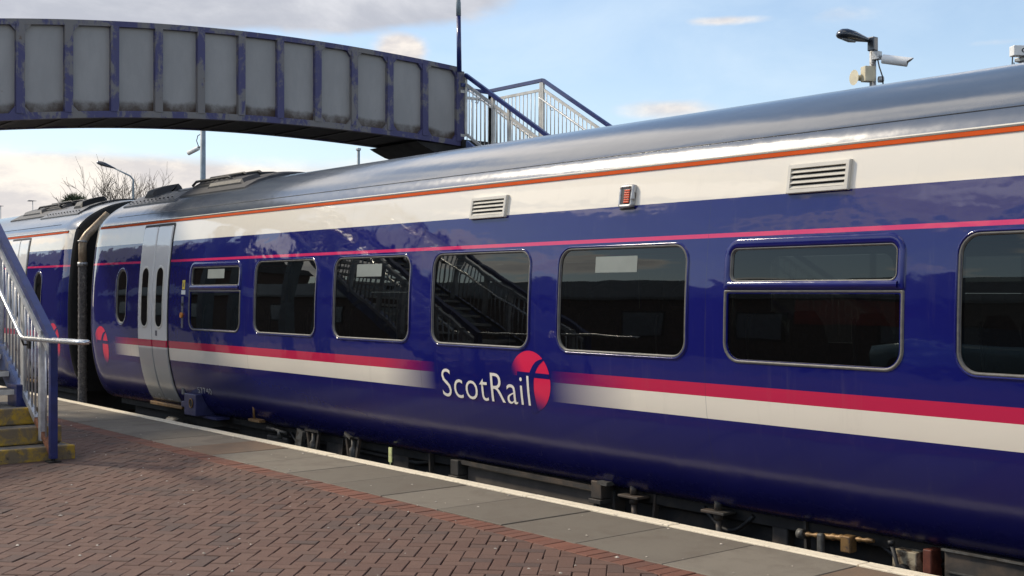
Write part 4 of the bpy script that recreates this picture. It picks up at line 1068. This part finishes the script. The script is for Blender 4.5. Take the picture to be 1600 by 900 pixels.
MB().box(-TB-BW-.1, XT-.25, NI-.05, P0+.02, zl_-.14, zl_).build('landing', M['dark_steel'], ns_)
railing(ns_, (-TB-BW-.08, NI, zl_), (XT, NI, zl_), h_top=1.2, h_grey=1.0, h_bot=.06)
railing(ns_, (-TB-BW-.08, NI, zl_), (-TB-BW-.08, P0, zl_), h_top=1.2, h_grey=1.0, h_bot=.06)

# ------------------------------------------------------------------ lamp posts, cameras, speakers
def teardrop(mb, p, d, L, w_, h_, n=14):
    """lantern shell: from narrow neck at p towards d, widening"""
    d = Vector(d).normalized(); a = d.cross(Vector((0,0,1))).normalized(); c_ = a.cross(d)
    prof = [(0, .28), (.12, .40), (.3, .62), (.55, .92), (.75, 1.0), (.9, .82), (.97, .5), (1, .12)]
    rg = []
    for q, r_ in prof:
        rg.append([Vector(p)+d*L*q + a*math.cos(2*math.pi*k/n)*w_*r_ + c_*(math.sin(2*math.pi*k/n)*h_*r_*(1 if math.sin(2*math.pi*k/n) > 0 else .55)) for k in range(n)])
    mb.loft(rg, caps=True); return mb
# right: column with lantern, camera, junction box and horn
PY = 15.0; a = at(1364, 130, PY); top = at(1364, 58, PY)
lp = thing('lamp_post', (a.x, PY, 0), 'lamp column with black lantern, beige box and horn above the train roof at right', 'lamp post')
MB().tube([(a.x, PY, 0), (a.x, PY, top.z-.18)], .048, 16).build('column', M['silver_part'], lp)
MB().box(a.x-.058, a.x+.055, PY-.055, PY+.055, top.z-.20, top.z+.0, .012).build('spigot', M['lamp_black'], lp)
dL = (at(1312, 55, PY) - at(1364, 62, PY)); dL = Vector((-SN, -CS, 0))*1.0
rt = Vector((SN, CS, 0))
hd = MB(); pstart = Vector((a.x, PY, top.z-.06)) - rt*.03
dd = (-rt*1.0 + Vector((0,0,.13)) + Vector((.25,-.2,0))).normalized()
teardrop(hd, pstart, dd, .56, .13, .105); ln_ = hd.build('lantern', M['lamp_black'], lp)
MB().loft([[pstart + dd*(.26+.22*q) + Vector((0,0,-.052-.0*q)) + Vector((CS, -SN, 0))*math.cos(k)*.07*(1-abs(q-.5)) + Vector((0,0,1))*math.sin(k)*.028*(1-abs(q-.5)) for k in [2*math.pi*j/10 for j in range(10)]] for q in (0, .25, .5, .75, 1)], caps=True).build('lamp_bowl', M['lamp_glass'], ln_)
bx = at(1357, 117, PY)
f3 = Vector((CS, -SN, 0))       # towards the camera
def obx(mb, c_, r, sx, sy, sz, b=.006, ax=None):
    """box rotated about z by r"""
    n0 = len(mb.v); mb.box(-sx/2, sx/2, -sy/2, sy/2, -sz/2, sz/2, b); ca, sa = math.cos(r), math.sin(r)
    for i in range(n0, len(mb.v)):
        x, y, z = mb.v[i]; mb.v[i] = (c_[0]+x*ca-y*sa, c_[1]+x*sa+y*ca, c_[2]+z)
    return mb
ra = math.atan2(rt.y, rt.x)
jb = obx(MB(), (bx.x-rt.x*.02+f3.x*.06, bx.y-rt.y*.02+f3.y*.06, bx.z), ra+.25, .17, .13, .22).build('junction_box', M['cream_box'], lp)
# horn speaker to the left
hp = at(1349, 122, PY); hd_ = (-rt + f3*.35).normalized(); m_ = MB()
hb = Vector(hp)+hd_*.0
m_.tube([hb - hd_*.02, hb + hd_*.06, hb + hd_*.08, hb + hd_*.12, hb+hd_*.155, hb+hd_*.16], [.045, .045, .035, .065, .10, .112], 20)
m_.build('horn_speaker', M['cream_box'], lp)
m_ = MB(); hb2 = at(1376, 124, PY); m_.tube([hb2 - rt*.03, hb2+rt*.04], .045, 14); m_.build('speaker_bracket', M['silver_part'], lp)
# camera to the right
cb_ = at(1372, 91, PY); cdir = (rt*1.0 + Vector((0,0,-.24)) + f3*.5).normalized()
cc_ = thing('security_camera', cb_, 'white bullet camera with sunshield fixed to the right side of the lamp column', 'camera')
ctr = cb_ + cdir*.06; m_ = MB(); sd = cdir.cross(Vector((0,0,1))).normalized(); upv = sd.cross(cdir)
def camsec(q, s_, sq=0): 
    return [ctr + cdir*(q + (sq if math.sin(k) > 0 else 0)*math.sin(k)) + sd*math.cos(k)*.062*s_ + upv*math.sin(k)*.066*s_ for k in [2*math.pi*j/18 for j in range(18)]]
m_.loft([camsec(0, .9), camsec(.01, 1), camsec(.30, 1.03), camsec(.36, 1.04, .07)], caps=False); m_.loft([camsec(0, .9), camsec(0, .01)]); m_.build('camera_housing', M['white_plastic'], cc_)
m_ = MB(); m_.loft([camsec(.30, .97), camsec(.34, .96, .06)]); m_.loft([camsec(.31, .96), camsec(.31, .01)]); m_.build('lens_front', M['black'], cc_)
MB().box(cb_.x-.07, cb_.x+.04, cb_.y-.05, cb_.y+.05, cb_.z-.02, cb_.z+.10, .01).tube([cb_+Vector((0,0,.05)), Vector((a.x, PY, cb_.z+.06))], .025, 8).build('camera_bracket', M['silver_part'], cc_)
MB().tube([cb_+Vector((.0,0,-.03)), at(1374, 104, PY-.1), at(1379, 119, PY-.1), at(1380, 131, PY-.1)], .010, 8).build('cable', M['black'], cc_)

# far right camera box
PY2 = 15.0; c0 = at(1577, 82, PY2); sgc = thing('camera_column', (c0.x+.35, PY2, 0), 'grey column carrying a boxed camera above the train roof at the right edge', 'camera column')
h_ = .135; L_ = .52; ctr = c0 + rt*L_/2 + Vector((0,0,.005)) + f3*.05
cm = thing('boxed_camera', ctr, 'pale camera box lettered in black at the far right edge above the roof', 'camera')
obx(MB(), ctr, ra+.10, L_, .13, h_, .01).build('camera_housing', M['white_plastic'], cm)
ca_, sa_ = math.cos(ra+.10), math.sin(ra+.10)
fa = Vector((ca_, sa_, 0)); fn2 = Vector((sa_, -ca_, 0))
text_mesh('CCTV', 'lettering', lambda a_, b_: tuple(ctr + fa*(-L_/2+.10+a_) + fn2*.0675 + Vector((0,0,-.030+b_))), M['black'], cm, width=.34, height=.062, bold=.02)
MB().tube([c0+rt*.045+Vector((0,0,-.06)), c0+rt*.04+Vector((0,0,-.16)), c0+rt*.06+Vector((0,0,-.30))], .008, 6).tube([c0+rt*.06+Vector((0,0,-.13)), c0+rt*.09+Vector((0,0,-.22)), c0+rt*.12+Vector((0,0,-.26))], .007, 6).build('cable', M['black'], cm)
cx_ = c0 + rt*.20
MB().box(cx_.x-.10, cx_.x+.12, cx_.y-.07, cx_.y+.07, c0.z-.12, c0.z-.065, .01).build('pan_head', M['silver_part'], sgc)
MB().tube([(cx_.x+.02, cx_.y, 0), (cx_.x+.02, cx_.y, c0.z-.11)], .06, 14).build('column', M['silver_part'], sgc)

# left: grey column with small camera, seen under the bridge
PY = 14.2; a = at(317, 250, PY)
lp2 = thing('lamp_post', (a.x, PY, 0), 'plain grey column seen beneath the footbridge with a small camera on it', 'lamp post')
MB().tube([(a.x, PY, 0), (a.x, PY, 7.2)], [.085, .07], 16).build('column', M['post_grey'], lp2)
teardrop(MB(), (a.x-.05, PY, 7.25), -rt+Vector((0,0,.1)), .7, .15, .11).build('lantern', M['lamp_black'], lp2)
cb_ = at(311, 231, PY); tip = at(297, 240, PY); dcm = ((tip-cb_)+f3*.15); Lc = dcm.length; dcm.normalize()
cc_ = thing('security_camera', cb_, 'small white camera pointing down left on the grey column under the bridge', 'camera')
MB().tube([cb_, cb_+dcm*Lc*.15, cb_+dcm*Lc], [.05, .062, .066], 14).build('camera_housing', M['white_plastic'], cc_)
MB().tube([cb_+dcm*Lc*.97, cb_+dcm*Lc*1.03], [.058, .05], 12).build('lens_front', M['black'], cc_)
MB().tube([cb_+Vector((0,0,.02)), Vector((a.x, PY, cb_.z+.03))], .022, 8).tube([cb_+Vector((0,0,.0)), at(307, 220, PY), at(309, 212, PY), at(316, 208, PY)], .012, 8).build('camera_bracket', M['dark_steel'], cc_)

def street_lamp(u, vt, Y, head, L, label, dirn=-1, r=.05, vb=None, arm=None):
    a = at(u, vt, Y)
    o = thing('street_lamp', (a.x, Y, 0), label, 'street lamp', 'street lamps beyond the station')
    d = rt*dirn
    if arm:
        pts = [(a.x, Y, 0), (a.x, Y, a.z-arm*.9), (a.x, Y, a.z-arm*.35)]
        e1 = Vector((a.x, Y, a.z-arm*.12)) + d*.12; e2 = Vector((a.x, Y, a.z+arm*.35)) + d*arm*1.15
        MB().tube(pts + [e1, e2], [r, r*.7, r*.6, r*.55, r*.5], 10).build('column', M['post_grey'], o)
        teardrop(MB(), e2, (d + Vector((0,0,.33))), L, L*.17, L*.15).build('lantern', M['lamp_black'], o)
    else:
        MB().tube([(a.x, Y, 0), (a.x, Y, a.z)], [r, r*.6], 10).build('column', M['post_grey'], o)
        teardrop(MB(), Vector((a.x, Y, a.z)) - d*L*.4, d, L, L*.22, L*.1).build('lantern', M['lamp_black'], o)
    return o
street_lamp(208, 272, 18.5, 1, .78, 'black street lamp on a curved arm in front of the bare tree', arm=.62, r=.06)
street_lamp(51, 314, 34, 1, .8, 'tall thin street lamp alone in the sky left of the evergreen')
street_lamp(236, 300, 22, 1, .5, 'small distant lamp just above the roofline right of the bare tree', dirn=1, r=.04)
street_lamp(1, 322, 30, 1, .6, 'thin distant lamp pole cut off by the left edge')
a = at(560, 234, 19); pm_ = thing('thin_post', (a.x, 19, 0), 'short thin grey post seen under the right end of the footbridge', 'post')
MB().tube([(a.x, 19, 0), (a.x, 19, a.z)], .045, 10).build('pole', M['post_grey'], pm_)
MB().box(a.x-.06, a.x+.06, 18.94, 19.06, a.z-.02, a.z+.05, .01).build('cap', M['silver_part'], pm_)

# ------------------------------------------------------------------ trees
M['bark'] = simple('grey_brown_bark', (.12, .095, .075), .9, 0, .35, 5)
M['needle'] = simple('dark_evergreen_leaf', (.035, .055, .022), .7, 0, .5, 3)
rt2 = random.Random(21)
def bare_tree(base, H, label):
    o = thing('bare_tree', base, label, 'tree'); trunk = MB(); crown = MB()
    B = Vector(base)
    def grow(p, d, L, r, lev):
        n = 4; pts = [p]; rs = [r]
        for k in range(n):
            d = (d + Vector((rt2.gauss(0, .13), rt2.gauss(0, .13), rt2.gauss(.05, .10)))).normalized()
            p = p + d*L/n; pts.append(p); rs.append(r*(1-.5*(k+1)/n))
        (trunk if lev == 0 else crown).tube(pts, rs, 6 if lev < 2 else 4)
        if lev >= 5: return
        nb = (6, 5, 4, 3, 3)[lev]
        for k in range(nb):
            q = rt2.uniform(.35, 1.0) if lev else rt2.uniform(.6, 1.0)
            i = min(n, max(1, int(round(q*n)))); s_ = pts[i]
            ang = rt2.uniform(0, 2*math.pi); sp = rt2.uniform(.35, .85) + (.15 if lev == 0 else 0)
            nd = (d + Vector((math.cos(ang)*sp, math.sin(ang)*sp, rt2.uniform(-.1, .25)))).normalized()
            grow(s_, nd, L*rt2.uniform(.62, .82), max(rs[i]*.62, .011), lev+1)
    grow(B, Vector((0,0,1)), H*.34, H*.022, 0)
    trunk.build('trunk', M['bark'], o); crown.build('crown', M['bark'], o)
    return o
c0 = at(190, 300, 27); bt = bare_tree((c0.x, 27, -.1), 10.4, 'leafless spreading tree behind the far coach, under the footbridge')
c1 = at(352, 300, 30)
def evergreen(base, H, rad, label, n=420):
    o = thing('evergreen_tree', base, label, 'tree'); B = Vector(base)
    MB().tube([B, B+Vector((0,0,H*.8))], [H*.03, H*.012], 8).build('trunk', M['bark'], o)
    cr = MB()
    for k in range(n):
        ang = rt2.uniform(0, 6.283); h = rt2.uniform(.45, 1.0); rr = rad*math.sqrt(rt2.random())*(1.15-.7*(h-.45)/.55)
        c_ = B + Vector((math.cos(ang)*rr, math.sin(ang)*rr, H*h - rr*.15 - (.25 if rt2.random() < .5 else 0)))
        for j in range(16):
            d = Vector((rt2.gauss(0, .55), rt2.gauss(0, .55), rt2.uniform(.2, 1.0))).normalized(); s_ = d.cross(Vector((rt2.gauss(0,1), rt2.gauss(0,1), .1))).normalized()
            L = rt2.uniform(.25, .6); w_ = .035
            cr.add([c_-s_*w_, c_+s_*w_, c_+d*L], [(0,1,2)])
    cr.build('crown', M['needle'], o, fix=False); return o
c2 = at(118, 309, 24)
evergreen((c2.x, 24, -.1), c2.z+.15, 1.1, 'dark spiky evergreen tree left of the bare tree behind the far coach')

# ------------------------------------------------------------------ behind the camera: what the glass and paint mirror
sb = thing('station_building', (-20, -12, 0), 'long low station building with ribbed grey roof behind the platform', 'building')
M['brickwall'] = simple('dark_brick_wall', (.12, .075, .06), .85, 0, .3, 9); M['roof_sheet'] = simple('ribbed_roof_sheet', (.30, .31, .32), .45, .1, .15, 4)
MB().box(-62, 24, -15, -9.5, 0, 2.75).build('wall', M['brickwall'], sb)
rm = MB(); rm.box(-62.4, 24.4, -15.3, -9.1, 2.75, 2.85)
for k in range(16): rm.box(-62.4, 24.4, -9.12-k*.30, -9.0-k*.30, 2.85+k*.10, 2.96+k*.10)
rm.prism([(-9.1, 2.851), (-14.2, 4.5), (-14.2, 2.851)], lambda a, b, d: (d, a, b), -62.3, 24.3)
rm.build('roof', M['roof_sheet'], sb)
for k in range(20):
    x_ = -58 + k*3.9; f_ = MB().box(x_, x_+1.5, -9.53, -9.47, .9, 2.1).build('window', M['dark_steel'], sb)
    MB().box(x_+.08, x_+1.42, -9.465, -9.46, .98, 2.02).build('pane', M['lamp_glass'], f_)

wh = thing('goods_shed', (-100, -14, 0), 'tall grey goods shed beyond the station building on the near side', 'building')
MB().box(-190, -66, -24, -12, 0, 7.0).build('wall', M['brickwall'], wh)
MB().prism([(-11.6, 7.0), (-24.4, 7.0), (-18, 11.0)], lambda a, b, d: (d, a, b), -190.4, -65.6).build('roof', simple('dark_slate_roof', (.09, .09, .095), .7, 0, .3, 6), wh)
for k in range(14):
    x_ = -188 + k*8.8; f_ = MB().box(x_, x_+3, -12.03, -11.95, 2, 4.6).build('window', M['dark_steel'], wh)

# a red board on the station wall and a pale blue car beside it, both mirrored in the glass
rb = MB().box(-17.3, -14.4, -9.46, -9.40, 1.6, 2.68, .01).build('sign_board', simple('faded_red_board', (.42, .05, .03), .6, 0, .15, 4))
tag(rb, 'plain red board fixed to the station building wall', 'board')
pc = thing('parked_car', (-11.0, -7.0, 0), 'pale blue hatchback parked in front of the station building', 'car')
M['car_paint'] = simple('pale_blue_car_paint', (.25, .42, .46), .2, .1, .05, 3, coat=.8)
def carsec(x, hw, zb, zt): 
    return [(-11.0+x, -7.0+hw*a, zb+(zt-zb)*b) for a, b in ((-.92,0),(.92,0),(1,.15),(1,.75),(.93,1),(-.93,1),(-1,.75),(-1,.15))]
MB().loft([carsec(*q) for q in ((-2.1,.74,.38,.80),(-2.0,.84,.26,.98),(-1.3,.88,.24,1.08),(-.9,.89,.24,1.10),(1.5,.89,.24,1.12),(2.0,.86,.26,1.08),(2.12,.78,.36,.9))], caps=True).build('body', M['car_paint'], pc)
MB().loft([[(-11.0+x, -7.0+y*hw, z) for y in (-1, -.5, .5, 1)] for x, hw, z in ((-1.15,.74,1.09),(-.45,.62,1.62),(-.2,.60,1.66),(1.1,.60,1.66),(1.45,.62,1.60),(1.95,.74,1.10))], closed=False).build('roof', M['car_paint'], pc)
for sy in (-1, 1):
    MB().loft([[(-11.0+x0_, -7.0+sy*.80, 1.10), (-11.0+x1_, -7.0+sy*.66, 1.58)] for x0_, x1_ in ((-1.0,-.4),(.2,.25),(.3,.35),(1.2,1.1),(1.7,1.35))], closed=False, smooth=False).build('side_window', M['lamp_black'], pc)
    for xw in (-1.3, 1.35):
        wl = MB().tube([(-11+xw, -7+sy*.70, .31), (-11+xw, -7+sy*.90, .31)], .31, 24).build('wheel', M['black'], pc)
        MB().tube([(-11+xw, -7+sy*.895, .31), (-11+xw, -7+sy*.91, .31)], .19, 18).build('rim', M['silver_part'], wl)
